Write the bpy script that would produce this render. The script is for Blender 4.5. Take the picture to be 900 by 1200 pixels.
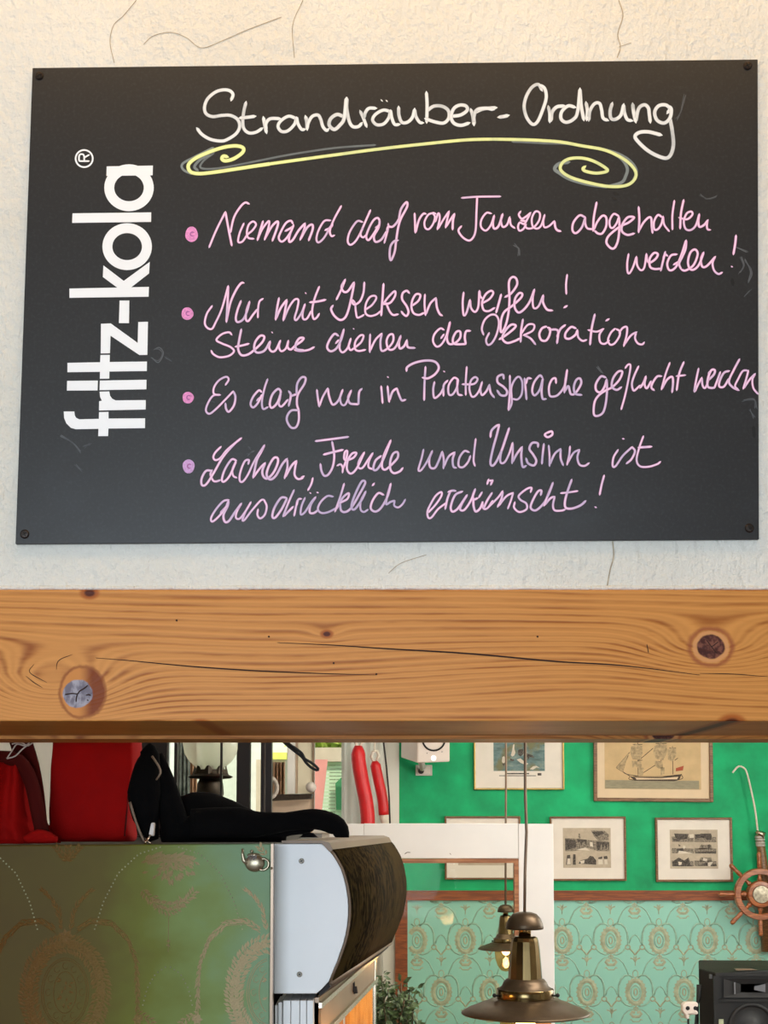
import bpy, math, random
from mathutils import Vector, noise
random.seed(7)
R = math.radians
D = bpy.data
for o in list(D.objects): D.objects.remove(o)
COL = bpy.context.scene.collection

# ---------------------------------------------------------------- camera
F = 1600.0; PITCH = R(4.6); EYE = 1.6; HORIZON = 960.0
PY0 = HORIZON - F*math.tan(PITCH)
cam = D.cameras.new('camera'); cam_o = D.objects.new('camera', cam); COL.objects.link(cam_o)
cam_o.location = (0, 0, EYE); cam_o.rotation_euler = (R(90)+PITCH, 0, 0)
cam.sensor_fit = 'VERTICAL'; cam.sensor_height = 36; cam.sensor_width = 27; cam.lens = 36*F/1200
cam.shift_y = (PY0-600)/1200
cam.clip_start = .05; cam.clip_end = 100
bpy.context.scene.camera = cam_o
vs = bpy.context.scene.view_settings
vs.view_transform = 'Standard'; vs.look = 'None'; vs.gamma = 1; vs.use_curve_mapping = False
vs.exposure = 0.0

def lin(c):
    c = c/255.0
    return c/12.92 if c <= .04045 else ((c+.055)/1.055)**2.4
def rgb(r, g, b): return (lin(r), lin(g), lin(b), 1)

# ---------------------------------------------------------------- world and lights
w = D.worlds.new('world'); bpy.context.scene.world = w; w.use_nodes = True
bg = w.node_tree.nodes['Background']
bg.inputs[0].default_value = (.80, .90, 1, 1); bg.inputs[1].default_value = 1.6

def area(name, loc, rot, sx, sy, power, col):
    l = D.lights.new(name, 'AREA'); l.shape = 'RECTANGLE'; l.size = sx; l.size_y = sy
    l.energy = power; l.color = col
    o = D.objects.new(name, l); COL.objects.link(o); o.location = loc; o.rotation_euler = rot
    return o
# daylight through the window of the front room, behind the viewer
area('front_window_daylight', (-.5, -2.36, 1.6), (R(90), 0, 0), 2.2, 1.6, 92, (.72, .86, 1))
# warm ceiling lamp of the front room
area('front_ceiling_lamp', (.05, 1.22, 2.96), (R(12), 0, 0), 1.5, .2, 6.0, (1, .58, .18))
# added area light standing in for an unseen side window; dining room ceiling lamp
area('dining_side_fill', (2.9, 5.2, 1.9), (0, R(-90), 0), 1.5, 2.6, 95, (.93, .97, 1))
area('dining_ceiling_lamp', (.6, 6.0, 2.72), (0, 0, 0), 1.6, 1.2, 26, (1, .90, .74))
area('partition_fill_light', (1.3, 2.5, 2.6), (R(62), 0, R(12)), 1.2, .5, 52, (1, .95, .88))  # unseen fill light added to brighten the white partition from the front
sun = D.lights.new('sun', 'SUN'); sun.energy = 3.0; sun.angle = R(3); sun.color = (1, .95, .86)
so = D.objects.new('sun', sun); COL.objects.link(so); so.rotation_euler = (R(35), R(-25), 0)

# ---------------------------------------------------------------- projection: a photo pixel to the place it shows at depth Y
CP, SP = math.cos(PITCH), math.sin(PITCH)
def at(px, py, Y):
    u = -(py-PY0); s = Y/(F*CP-u*SP)
    return Vector(((px-450)*s, Y, EYE+(F*SP+u*CP)*s))
def mpp(Y): return Y/F/CP      # metres per photo pixel near the horizon at depth Y

# ---------------------------------------------------------------- mesh builder
class MB:
    def __init__(s): s.v = []; s.f = []; s.c = []
    def add(s, vs_, fs, cols=None):
        b = len(s.v); s.v += [Vector(p) for p in vs_]; s.f += [tuple(i+b for i in f) for f in fs]
        s.c += cols if cols else [(0, 0, 0, 1)]*len(vs_)
        return s
    def box(s, a, b):
        x0, y0, z0 = a; x1, y1, z1 = b
        return s.add([(x0,y0,z0),(x1,y0,z0),(x1,y1,z0),(x0,y1,z0),(x0,y0,z1),(x1,y0,z1),(x1,y1,z1),(x0,y1,z1)],
            [(0,3,2,1),(4,5,6,7),(0,1,5,4),(1,2,6,5),(2,3,7,6),(3,0,4,7)])
    def pbox(s, x0, y0, x1, y1, Y0, Y1):      # box whose front face (at depth Y0) covers the photo rectangle
        a = at(x0, y1, Y0); b = at(x1, y0, Y0)
        return s.box((a.x, Y0, a.z), (b.x, Y1, b.z))
    def prism(s, pts, dy):                    # front outline (Vectors), extruded by dy along +Y
        n = len(pts); d = Vector((0, dy, 0))
        from mathutils.geometry import tessellate_polygon
        tri = tessellate_polygon([[Vector((p.x, p.z, 0)) for p in pts]])
        v = list(pts)+[p+d for p in pts]; f = []
        for t in tri: f.append(tuple(t)); f.append(tuple(i+n for i in reversed(t)))
        for i in range(n): f.append((i, (i+1) % n, (i+1) % n+n, i+n))
        return s.add(v, f)
    def sweep(s, a, b):                       # skin between two equal open outlines
        n = len(a); return s.add(list(a)+list(b), [(i, i+1, i+1+n, i+n) for i in range(n-1)])
    def lathe(s, prof, c, n=24, ax='Z', caps=True):
        v = []; f = []
        for r, h in prof:
            for k in range(n):
                t = 2*math.pi*k/n
                p = (r*math.cos(t), r*math.sin(t), h) if ax == 'Z' else ((r*math.cos(t), h, r*math.sin(t)) if ax == 'Y' else (h, r*math.cos(t), r*math.sin(t)))
                v.append(Vector(p)+Vector(c))
        m = len(prof)
        for i in range(m-1):
            for k in range(n):
                f.append((i*n+k, i*n+(k+1) % n, (i+1)*n+(k+1) % n, (i+1)*n+k))
        if caps:
            f.append(tuple(range(n))); f.append(tuple((m-1)*n+k for k in range(n)))
        return s.add(v, f)
    def ball(s, c, r, n=12, m=8, sc=(1,1,1)):
        v = []; f = []
        for i in range(m+1):
            a = math.pi*i/m
            for k in range(n):
                t = 2*math.pi*k/n
                v.append(Vector((c[0]+r*sc[0]*math.sin(a)*math.cos(t), c[1]+r*sc[1]*math.sin(a)*math.sin(t), c[2]+r*sc[2]*math.cos(a))))
        for i in range(m):
            for k in range(n): f.append((i*n+k, (i+1)*n+k, (i+1)*n+(k+1) % n, i*n+(k+1) % n))
        return s.add(v, f)
    def tube(s, pts, r, n=8, flat=1.0, up=(0,1,0)):   # r a number or one per point; flat squeezes along 'up'
        pts = [Vector(p) for p in pts]; m = len(pts)
        rs = r if isinstance(r, (list, tuple)) else [r]*m
        v = []; f = []; ref = Vector(up)
        for i, p in enumerate(pts):
            t = (pts[min(i+1, m-1)]-pts[max(i-1, 0)]).normalized()
            a = ref.cross(t)
            if a.length < 1e-4: a = Vector((1, 0, .01)).cross(t)
            a.normalize(); b = t.cross(a).normalized()
            for k in range(n):
                q = 2*math.pi*k/n
                v.append(p+a*math.cos(q)*rs[i]+b*math.sin(q)*rs[i]*flat)
        for i in range(m-1):
            for k in range(n): f.append((i*n+k, i*n+(k+1) % n, (i+1)*n+(k+1) % n, (i+1)*n+k))
        f.append(tuple(range(n))); f.append(tuple((m-1)*n+k for k in range(n)))
        return s.add(v, f)

def smooth_path(P, step):
    P = [Vector(p) for p in P]
    if len(P) == 2: ctrl = [P[0]*2-P[1]]+P+[P[1]*2-P[0]]
    else: ctrl = [P[0]*2-P[1]]+P+[P[-1]*2-P[-2]]
    out = []
    for i in range(1, len(ctrl)-2):
        a, b, c, d = ctrl[i-1:i+3]; n = max(2, int((c-b).length/step))
        for k in range(n):
            t = k/n
            out.append(.5*((2*b)+(c-a)*t+(2*a-5*b+4*c-d)*t*t+(3*b-a-3*c+d)*t**3))
    out.append(P[-1]); return out

def build(name, mb, mat, parent=None, smooth=False, label=None, origin=None, bevel=0, solid=0):
    """one mesh object; mesh data is kept relative to its thing's base"""
    base = Vector(origin) if origin is not None else Vector((0,0,0))
    off = base
    if parent is not None:
        p = parent; off = Vector(p.location)
        while p.parent: p = p.parent; off = off+Vector(p.location)
        base = Vector((0,0,0))
    me = D.meshes.new(name); me.from_pydata([tuple(v-off) for v in mb.v], [], mb.f)
    if any(c != (0,0,0,1) for c in mb.c):
        at_ = me.color_attributes.new('tint', 'FLOAT_COLOR', 'POINT')
        at_.data.foreach_set('color', [x for c in mb.c for x in c])
    if mat: me.materials.append(mat)
    if smooth: me.polygons.foreach_set('use_smooth', [True]*len(me.polygons))
    me.update()
    o = D.objects.new(name, me); COL.objects.link(o); o.location = base
    import bmesh
    bm = bmesh.new(); bm.from_mesh(me)
    if not mb.c or all(c == (0,0,0,1) for c in mb.c): bmesh.ops.recalc_face_normals(bm, faces=bm.faces)
    bm.to_mesh(me); bm.free()
    if parent is not None: o.parent = parent
    if bevel:
        b = o.modifiers.new('bevel', 'BEVEL'); b.width = bevel; b.segments = 2; b.limit_method = 'ANGLE'
    if solid:
        b = o.modifiers.new('solid', 'SOLIDIFY'); b.thickness = solid
    if label: o['label'] = label
    return o
def thing(name, label, cat, loc, group=None):
    o = D.objects.new(name, None); COL.objects.link(o); o.location = loc; o.empty_display_size = .05
    return tag(o, label, cat, group)
def tag(o, label, cat, group=None):
    o['label'] = label; o['category'] = cat
    if group: o['group'] = group
    return o
def struct(name, mb, mat, **k):
    o = build(name, mb, mat, **k); o['kind'] = 'structure'; return o

# ---------------------------------------------------------------- materials
MATS = {}
class NT:
    def __init__(s, name):
        s.m = D.materials.new(name); s.m.use_nodes = True; s.t = s.m.node_tree
        s.b = s.t.nodes['Principled BSDF']; s.out = s.t.nodes['Material Output']
        MATS[name] = s.m
    def n(s, typ, **k):
        x = s.t.nodes.new(typ)
        for a, v in k.items(): setattr(x, a, v)
        return x
    def set(s, sock, v):
        if hasattr(v, 'is_output'): s.t.links.new(v, sock)
        elif isinstance(v, (tuple, list)) and len(v) == 3 and sock.type == 'RGBA': sock.default_value = (*v, 1)
        else: sock.default_value = v
    def math(s, op, a, b=0.0, c=0.0):
        x = s.n('ShaderNodeMath', operation=op); s.set(x.inputs[0], a); s.set(x.inputs[1], b); s.set(x.inputs[2], c)
        return x.outputs[0]
    def mix(s, f, a, b):
        x = s.n('ShaderNodeMix', data_type='RGBA'); s.set(x.inputs[0], f); s.set(x.inputs[6], a); s.set(x.inputs[7], b)
        return x.outputs[2]
    def ramp(s, f, stops):
        x = s.n('ShaderNodeValToRGB'); e = x.color_ramp.elements
        while len(e) < len(stops): e.new(.5)
        for q, (p, c) in zip(e, stops):
            q.position = p; q.color = c if isinstance(c, (tuple, list)) else (c, c, c, 1)
        s.set(x.inputs[0], f); return x.outputs[0]
    def smooth(s, v, a, b):
        x = s.n('ShaderNodeMapRange', interpolation_type='SMOOTHSTEP'); s.set(x.inputs[0], v); s.set(x.inputs[1], a); s.set(x.inputs[2], b)
        return x.outputs[0]
    def coord(s, scale=(1,1,1), loc=(0,0,0)):
        c = s.n('ShaderNodeTexCoord'); m = s.n('ShaderNodeMapping'); s.t.links.new(c.outputs['Object'], m.inputs[0])
        m.inputs['Scale'].default_value = scale; m.inputs['Location'].default_value = loc; return m.outputs[0]
    def noise(s, vec, scale, detail=4, rough=.55):
        x = s.n('ShaderNodeTexNoise'); s.set(x.inputs['Vector'], vec); x.inputs['Scale'].default_value = scale
        x.inputs['Detail'].default_value = detail; x.inputs['Roughness'].default_value = rough; return x.outputs[0]
    def bump(s, h, strength, dist):
        x = s.n('ShaderNodeBump'); x.inputs['Strength'].default_value = strength; x.inputs['Distance'].default_value = dist
        s.set(x.inputs['Height'], h); s.t.links.new(x.outputs[0], s.b.inputs['Normal'])
    def color(s, c): s.set(s.b.inputs['Base Color'], c)
    def p(s, **k):
        names = dict(rough='Roughness', metal='Metallic', spec='Specular IOR Level', coat='Coat Weight', coatr='Coat Roughness',
                     trans='Transmission Weight', ior='IOR', alpha='Alpha', sheen='Sheen Weight', emit='Emission Strength', emitc='Emission Color')
        for a, v in k.items(): s.set(s.b.inputs[names[a]], v)
        return s
def simple(name, c, rough=.5, var=.08, vscale=12, bump=0, bscale=60, stretch=(1,1,1), **k):
    t = NT(name); v = t.coord(stretch); n = t.noise(v, vscale)
    dk = tuple(x*(1-var*2.2) for x in c[:3])+(1,); lt = tuple(min(1, x*(1+var*1.2)) for x in c[:3])+(1,)
    t.color(t.ramp(n, [(.3, dk), (.7, lt)])); t.p(rough=rough, **k)
    if bump: t.bump(t.noise(v, bscale), bump, .002)
    return t.m
def wood(name, light, dark, scale=18, rough=.45, axis='X', coat=0.1):
    t = NT(name); sc = {'X': (1, 12, 12), 'Z': (12, 12, 1), 'Y': (12, 1, 12)}[axis]
    v = t.coord(sc); n = t.noise(v, scale/6, 6, .6)
    w_ = t.math('SINE', t.math('MULTIPLY', n, 38.0)); w_ = t.math('MULTIPLY_ADD', w_, .5, .5)
    t.color(t.mix(w_, dark, light)); t.p(rough=rough, coat=coat, coatr=.2); t.bump(w_, .12, .001); return t.m

M = {}
# plaster with trowel texture
t = NT('plaster'); v = t.coord()
n1 = t.noise(v, 170, 5, .62); n2 = t.noise(t.coord((1, 1, .5)), 80, 4, .55); n3 = t.noise(v, 4, 3, .5)
x = t.n('ShaderNodeTexVoronoi', feature='SMOOTH_F1'); t.set(x.inputs['Vector'], t.coord((1, 1, .5), (.3, 0, .1))); x.inputs['Scale'].default_value = 130
h = t.math('ADD', t.math('MULTIPLY', n1, .8), t.math('MULTIPLY', n2, 1.3)); h = t.math('ADD', h, t.math('MULTIPLY', x.outputs[0], .5))
t.color(t.ramp(n3, [(.25, rgb(228, 224, 214)), (.7, rgb(240, 237, 229))])); t.p(rough=.75, spec=.25); t.bump(h, .9, .005); M['plaster'] = t.m
M['white_wall'] = simple('white_wall', rgb(226, 222, 212), .8, .03, 3, .15, 50)
M['ceiling'] = simple('ceiling', rgb(214, 206, 192), .85, .02)
M['floor'] = wood('floor', rgb(110, 74, 46), rgb(80, 52, 30), 10, .4, 'Y')
M['white_paint'] = simple('white_paint', rgb(236, 232, 226), .45, .02, 6, .05, 40)
M['cream_paint'] = simple('cream_paint', rgb(222, 212, 186), .5, .03, 6)
# pine beam: grain lines that flow around its two big knots
BY = 1.60
BO = at(450, 768, BY)                       # local origin of the beam, middle of its front face
def bl(px, py): p = at(px, py, BY)-BO; return p.x, p.z
t = NT('pine_beam'); v = t.coord(); sep = t.n('ShaderNodeSeparateXYZ'); t.t.links.new(v, sep.inputs[0])
X, Yc, Z = sep.outputs
def sq(a): return t.math('MULTIPLY', a, a)
def ell(cx, cz, sx, sz):
    return t.math('ADD', sq(t.math('DIVIDE', t.math('SUBTRACT', X, cx), sx)), sq(t.math('DIVIDE', t.math('SUBTRACT', Z, cz), sz)))
def gauss(cx, cz, sx, sz, a):
    return t.math('MULTIPLY', t.math('EXPONENT', t.math('MULTIPLY', ell(cx, cz, sx, sz), -1.0)), a)
f = t.math('ADD', Z, t.math('MULTIPLY', Yc, .8))
f = t.math('ADD', f, t.math('MULTIPLY', X, .012))
for px, py, sx, sz, a in [(60, 806, .085, .040, .060), (833, 760, .075, .030, .042), (383, 743, .022, .010, .008), (690, 800, .16, .03, -.012), (300, 770, .2, .05, .012)]:
    cx, cz = bl(px, py); f = t.math('ADD', f, gauss(cx, cz, sx, sz, a))
lown = t.noise(t.coord((.4, 2, 5)), 3.2, 3, .45); f = t.math('ADD', f, t.math('MULTIPLY', lown, .016)); f = t.math('ADD', f, t.math('MULTIPLY', t.noise(t.coord((3, 3, 14)), 8, 3), .0016))
g = t.math('SINE', t.math('MULTIPLY', f, 2*math.pi*120)); g = t.math('MULTIPLY_ADD', g, .5, .5); g = t.math('POWER', g, 2.2)
g2 = t.math('SINE', t.math('MULTIPLY', f, 2*math.pi*270)); g2 = t.math('MULTIPLY_ADD', g2, .5, .5)
mod = t.smooth(t.noise(t.coord((1.5, 3, 16)), 4, 3), .38, .68)
line = t.math('ADD', t.math('MULTIPLY', g, t.math('MULTIPLY_ADD', mod, .62, .18)), t.math('MULTIPLY', g2, .16))
col = t.mix(line, rgb(214, 146, 76), rgb(146, 78, 28))
col = t.mix(t.math('MULTIPLY', t.smooth(t.noise(t.coord((3, 3, 60)), 6, 4, .7), .5, .75), .35), col, rgb(186, 110, 48))
wob = t.math('MULTIPLY', t.noise(v, 70, 4), .55)
# left knot
cx, cz = bl(91, 813); d = t.math('ADD', t.math('SQRT', ell(cx, cz, .0175, .0165)), t.math('SUBTRACT', t.math('MULTIPLY', wob, .5), .14))
cx2, cz2 = bl(97, 811); d2 = t.math('ADD', t.math('SQRT', ell(cx2, cz2, .026, .029)), t.math('SUBTRACT', t.math('MULTIPLY', wob, .4), .11))
side = t.smooth(X, cx+.000, cx+.018)
halo = t.mix(side, rgb(204, 132, 64), rgb(128, 58, 8))
inm = t.smooth(d2, 1.06, .96); col = t.mix(inm, col, halo)
rim = t.math('MULTIPLY', t.smooth(d2, 1.16, 1.04), t.smooth(d2, .93, 1.03)); col = t.mix(t.math('MULTIPLY', rim, .75), col, rgb(138, 70, 22))
kn = t.mix(t.smooth(t.noise(t.coord((2, 1, 1)), 60, 5), .4, .62), rgb(112, 104, 116), rgb(166, 160, 170)); col = t.mix(t.smooth(d, 1.06, .95), col, kn)
# right knot
cx, cz = bl(833, 758); d = t.math('ADD', t.math('SQRT', ell(cx, cz, .0165, .0145)), t.math('SUBTRACT', t.math('MULTIPLY', wob, .6), .17))
red = t.math('MULTIPLY', t.smooth(d, 1.85, 1.5), t.smooth(d, 1.25, 1.5)); col = t.mix(t.math('MULTIPLY', red, .75), col, rgb(150, 78, 50))
col = t.mix(t.math('MULTIPLY', t.smooth(d, 1.4, 1.2), .9), col, rgb(214, 150, 96))
kn = t.mix(t.smooth(t.noise(v, 110, 4), .42, .62), rgb(74, 38, 32), rgb(128, 78, 62)); col = t.mix(t.smooth(d, 1.06, .92), col, kn)
# small knots
for px, py, r in [(383, 743, .0055), (858, 848, .012), (235, 852, .010), (105, 695, .008)]:
    cx, cz = bl(px, py); d = t.math('SQRT', ell(cx, cz, r*1.5, r)); col = t.mix(t.smooth(d, 1.2, .7), col, rgb(170, 92, 36)); col = t.mix(t.smooth(d, .7, .35), col, rgb(84, 34, 14))
t.color(col); t.p(rough=.42, coat=.02, coatr=.2, spec=.14)
hh = t.math('ADD', t.math('MULTIPLY', line, -.6), t.math('MULTIPLY', t.noise(t.coord((8, 8, 60)), 14, 4), .25)); t.bump(hh, .28, .0015)
M['pine'] = t.m

# board laminate: near black with faint wiped haze
t = NT('board_laminate'); v = t.coord(); hz = t.smooth(t.noise(t.coord((1, 1, 1.6)), 7, 5, .65), .5, .85)
fine = t.smooth(t.noise(v, 260, 2), .45, .8)
c = t.mix(t.math('MULTIPLY', hz, .5), rgb(34, 33, 34), rgb(48, 50, 54)); c = t.mix(t.math('MULTIPLY', fine, .12), c, rgb(90, 92, 95))
t.color(c); t.p(rough=.36, spec=.45); t.bump(t.noise(v, 600, 2), .05, .0005); M['board'] = t.m
def ink(name, core, edge, fade_core, fade_edge, rough=.6):
    t = NT(name); a = t.n('ShaderNodeAttribute', attribute_name='tint'); s = t.n('ShaderNodeSeparateColor'); t.t.links.new(a.outputs['Color'], s.inputs[0])
    fr = t.math('ADD', s.outputs[1], t.math('MULTIPLY', t.math('SUBTRACT', t.noise(t.coord(), 55, 3), .5), .9)); fr = t.smooth(fr, .05, .95)
    c = t.mix(fr, t.mix(s.outputs[0], core, edge), t.mix(s.outputs[0], fade_core, fade_edge)); t.color(c); t.p(rough=rough, spec=.3); return t.m
M['ink_pink'] = ink('ink_pink', rgb(255, 226, 246), rgb(232, 112, 190), rgb(206, 188, 218), rgb(158, 124, 168))
M['ink_white'] = ink('ink_white', rgb(246, 246, 246), rgb(178, 182, 186), rgb(150, 158, 164), rgb(105, 112, 116))
M['ink_yellow'] = ink('ink_yellow', rgb(246, 250, 178), rgb(214, 222, 120), rgb(196, 206, 160), rgb(128, 140, 120))
M['ink_grey'] = ink('ink_grey', rgb(140, 150, 150), rgb(96, 102, 104), rgb(108, 114, 116), rgb(72, 76, 78))
M['ink_smudge'] = ink('ink_smudge', rgb(96, 98, 102), rgb(60, 62, 64), rgb(66, 68, 72), rgb(46, 47, 49))
M['bullet'] = simple('bullet', rgb(240, 150, 208), .6, .12, 300)
M['bullet_lilac'] = simple('bullet_lilac', rgb(212, 164, 216), .6, .1, 300)
M['bullet_dark'] = simple('bullet_dark', rgb(176, 92, 158), .6, .1, 300)
M['vinyl'] = simple('vinyl', rgb(250, 250, 252), .5, .01)
M['dark_crack'] = simple('dark_crack', rgb(46, 22, 14), .9, .05)
M['plaster_crack'] = simple('plaster_crack', rgb(184, 170, 146), .9, .15, 80)
M['screw'] = simple('screw', rgb(58, 50, 46), .35, .1, 80, metal=.8)
M['black'] = simple('black', rgb(8, 8, 8), .6, .1, 30)
M['black_cloth'] = simple('black_cloth', rgb(5, 4, 4), .9, .2, 40, .3, 300, spec=.12)
M['red_cloth'] = simple('red_cloth', rgb(152, 3, 0), .85, .14, 7, .25, 380, spec=.15)
M['red_dark'] = simple('red_dark', rgb(70, 6, 2), .85, .10, 9, .25, 380, spec=.15)
M['cord'] = simple('cord', rgb(190, 180, 170), .8, .1, 60)
M['green_wall'] = simple('green_wall', rgb(0, 178, 112), .7, .16, 5, .12, 30)
M['rail_wood'] = wood('rail_wood', rgb(156, 82, 34), rgb(120, 58, 22), 14, .5, 'X')
M['trim_wood'] = wood('trim_wood', rgb(178, 118, 72), rgb(140, 84, 46), 14, .5, 'X')
M['dark_wood'] = simple('dark_wood', rgb(26, 16, 12), .5, .15, 20)
M['wheel_wood'] = wood('wheel_wood', rgb(186, 112, 66), rgb(140, 74, 38), 16, .3, 'X', .4)
M['frame_wood'] = wood('frame_wood', rgb(140, 100, 62), rgb(104, 70, 38), 30, .4, 'X')
M['gold'] = simple('gold', rgb(176, 150, 84), .35, .08, 30, metal=.6)
M['mat_board'] = simple('mat_board', rgb(240, 230, 218), .8, .02)
M['mat_beige'] = simple('mat_beige', rgb(232, 206, 172), .8, .02)
M['paper'] = simple('paper', rgb(196, 180, 158), .8, .06, 40)
M['engrave_dark'] = simple('engrave_dark', rgb(96, 88, 80), .8, .38, 170)
M['engrave_mid'] = simple('engrave_mid', rgb(150, 138, 122), .8, .36, 150)
M['engrave_light'] = simple('engrave_light', rgb(222, 210, 192), .8, .05)
M['ship_paper'] = simple('ship_paper', rgb(214, 182, 136), .8, .05, 12)
M['ship_sea'] = simple('ship_sea', rgb(160, 150, 124), .8, .1, 30, stretch=(1, 1, 8))
M['ship_sail'] = simple('ship_sail', rgb(190, 164, 126), .8, .2, 60)
M['ship_line'] = simple('ship_line', rgb(84, 68, 54), .8, .1)
M['ship_red'] = simple('ship_red', rgb(176, 86, 60), .8, .1)
# brocade wallpaper (teal silk; room reflections painted into the near panel, olive to teal)
t = NT('wallpaper'); v = t.coord(); n = t.noise(t.coord((1, 1, 1)), 2.5, 3)
th = t.noise(t.coord((1, 1, 14)), 60, 3)
t.color(t.mix(t.math('MULTIPLY', th, .35), t.mix(n, rgb(150, 210, 192), rgb(162, 220, 202)), rgb(132, 192, 174))); t.p(rough=.55, spec=.4); t.bump(th, .2, .001); M['wallpaper'] = t.m
M['emboss'] = simple('emboss', rgb(168, 206, 184), .5, .10, 30)
M['emboss_tan'] = simple('emboss_tan', rgb(178, 184, 152), .5, .14, 30)
t = NT('brocade_reflections'); v = t.coord(); sp = t.n('ShaderNodeSeparateXYZ'); t.t.links.new(v, sp.inputs[0])
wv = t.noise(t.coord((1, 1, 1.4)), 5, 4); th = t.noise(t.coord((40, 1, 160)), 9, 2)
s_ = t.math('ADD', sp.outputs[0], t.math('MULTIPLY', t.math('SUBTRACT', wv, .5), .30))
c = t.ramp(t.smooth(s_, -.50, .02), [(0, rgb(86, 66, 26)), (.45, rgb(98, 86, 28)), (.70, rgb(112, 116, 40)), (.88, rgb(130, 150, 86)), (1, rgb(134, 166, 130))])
t.color(t.mix(t.math('MULTIPLY', th, .3), c, t.mix(.5, c, rgb(50, 46, 30)))); t.p(rough=.5, spec=.16); t.bump(th, .2, .0006); M['brocade_reflections'] = t.m
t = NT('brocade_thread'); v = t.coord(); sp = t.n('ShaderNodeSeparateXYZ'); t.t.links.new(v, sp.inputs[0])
c = t.ramp(t.smooth(sp.outputs[0], -.42, -.02), [(0, rgb(108, 72, 30)), (.6, rgb(130, 108, 62)), (1, rgb(184, 166, 130))]); t.color(c); t.p(rough=.45, spec=.3); M['thread'] = t.m  # thread colour follows the same painted reflections, browner to the left
M['bead'] = simple('bead', rgb(170, 168, 130), .45, .3, 6)
M['case_white'] = simple('case_white', rgb(246, 245, 244), .4, .015, 8)
M['case_tan'] = simple('case_tan', rgb(124, 102, 82), .45, .10, 12, stretch=(1, .2, 1), metal=.2)
t = NT('smoked_glass_reflections'); n = t.noise(t.coord((5, 2.2, 1.0)), 9, 4, .6); x_ = t.math('MULTIPLY_ADD', t.math('SINE', t.math('MULTIPLY', n, 40.0)), .5, .5)  # streaks of reflected wood painted into the opaque brown colour
t.color(t.mix(t.math('MULTIPLY', x_, t.smooth(t.noise(t.coord(), 5, 2), .35, .55)), rgb(62, 48, 24), rgb(24, 18, 9))); t.p(rough=.75, spec=.02); M['smoked'] = t.m
M['chrome'] = simple('chrome', rgb(196, 180, 160), .18, .05, metal=1)
M['steel_tan'] = simple('steel_tan', rgb(140, 118, 98), .3, .08, 10, metal=.5)
M['screw_light'] = simple('screw_light', rgb(150, 140, 126), .4, .2, 300, metal=.3)
M['dark_gap'] = simple('dark_gap', rgb(40, 32, 30), .7, .1)
M['warm_wood'] = wood('warm_wood', rgb(222, 160, 84), rgb(190, 124, 56), 14, .5, 'Z')
M['pewter'] = simple('pewter', rgb(176, 164, 140), .32, .12, 90, metal=.85)
t = NT('brass'); n = t.noise(t.coord((4, 4, 1)), 14, 4); t.color(t.mix(n, rgb(136, 116, 76), rgb(96, 78, 52))); t.p(rough=.2, metal=.95); M['brass'] = t.m
M['brass_matt'] = simple('brass_matt', rgb(88, 72, 54), .42, .08, 60, metal=.75)
M['hub_plate'] = simple('hub_plate', rgb(170, 160, 140), .28, .25, 60, metal=1)
M['brass_bright'] = simple('brass_bright', rgb(226, 206, 150), .15, .04, metal=1)
def glass(name, c, rough=.03, alpha=None, ior=1.45):
    t = NT(name); t.color(c); t.p(rough=rough, trans=1.0, ior=ior); return t.m
def pane(name, tint, mirror):
    t = NT(name); t.t.nodes.remove(t.b); a = t.n('ShaderNodeBsdfTransparent'); a.inputs[0].default_value = tint
    b = t.n('ShaderNodeBsdfGlossy'); b.inputs['Roughness'].default_value = .02
    f = t.n('ShaderNodeLayerWeight'); f.inputs[0].default_value = .25
    m = t.n('ShaderNodeMixShader'); t.set(m.inputs[0], t.math('MULTIPLY_ADD', f.outputs['Fresnel'], .04, mirror))
    t.t.links.new(a.outputs[0], m.inputs[1]); t.t.links.new(b.outputs[0], m.inputs[2]); t.t.links.new(m.outputs[0], t.out.inputs[0]); return t.m
M['pane'] = pane('clear_pane', (.94, .95, .92, 1), .003)
M['milk_glass'] = pane('lamp_glass', (.74, .74, .70, 1), .10)
_t = M['milk_glass'].node_tree; _o = _t.nodes['Material Output']; _s = _o.inputs[0].links[0].from_socket
_d = _t.nodes.new('ShaderNodeBsdfTranslucent'); _d.inputs[0].default_value = (.8, .78, .7, 1); _e = _t.nodes.new('ShaderNodeBsdfDiffuse'); _e.inputs[0].default_value = (.62, .6, .54, 1)
_a = _t.nodes.new('ShaderNodeAddShader'); _t.links.new(_d.outputs[0], _a.inputs[0]); _t.links.new(_e.outputs[0], _a.inputs[1])
_m = _t.nodes.new('ShaderNodeMixShader'); _m.inputs[0].default_value = .38; _t.links.new(_s, _m.inputs[1]); _t.links.new(_a.outputs[0], _m.inputs[2]); _t.links.new(_m.outputs[0], _o.inputs[0])
M['amber_glass'] = pane('amber_glass', (1, .66, .42, 1), .06)
t = NT('net_cloth'); t.t.nodes.remove(t.b); _a = t.n('ShaderNodeBsdfDiffuse'); _a.inputs[0].default_value = (.86, .85, .8, 1); _b = t.n('ShaderNodeBsdfTranslucent'); _b.inputs[0].default_value = (.86, .85, .8, 1)
_m = t.n('ShaderNodeMixShader'); _m.inputs[0].default_value = .5; t.t.links.new(_a.outputs[0], _m.inputs[1]); t.t.links.new(_b.outputs[0], _m.inputs[2]); t.t.links.new(_m.outputs[0], t.out.inputs[0]); M['net'] = t.m
def glow(name, c, s):
    t = NT(name); t.color(c); t.p(emitc=c, emit=s); return t.m
M['bulb'] = glow('bulb_glow', (1, .66, .30, 1), 16)
M['case_lamp'] = glow('case_lamp_glow', (1, .66, .16, 1), 5)
M['speaker_white'] = simple('speaker_white', rgb(232, 218, 208), .45, .02)
M['cone_white'] = simple('cone_white', rgb(214, 204, 196), .5, .02)
M['button'] = glow('lit_button', (1, .98, .95, 1), .9)
M['speaker_black'] = simple('speaker_black', rgb(9, 9, 10), .5, .1, 200, .3, 500)
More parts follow.
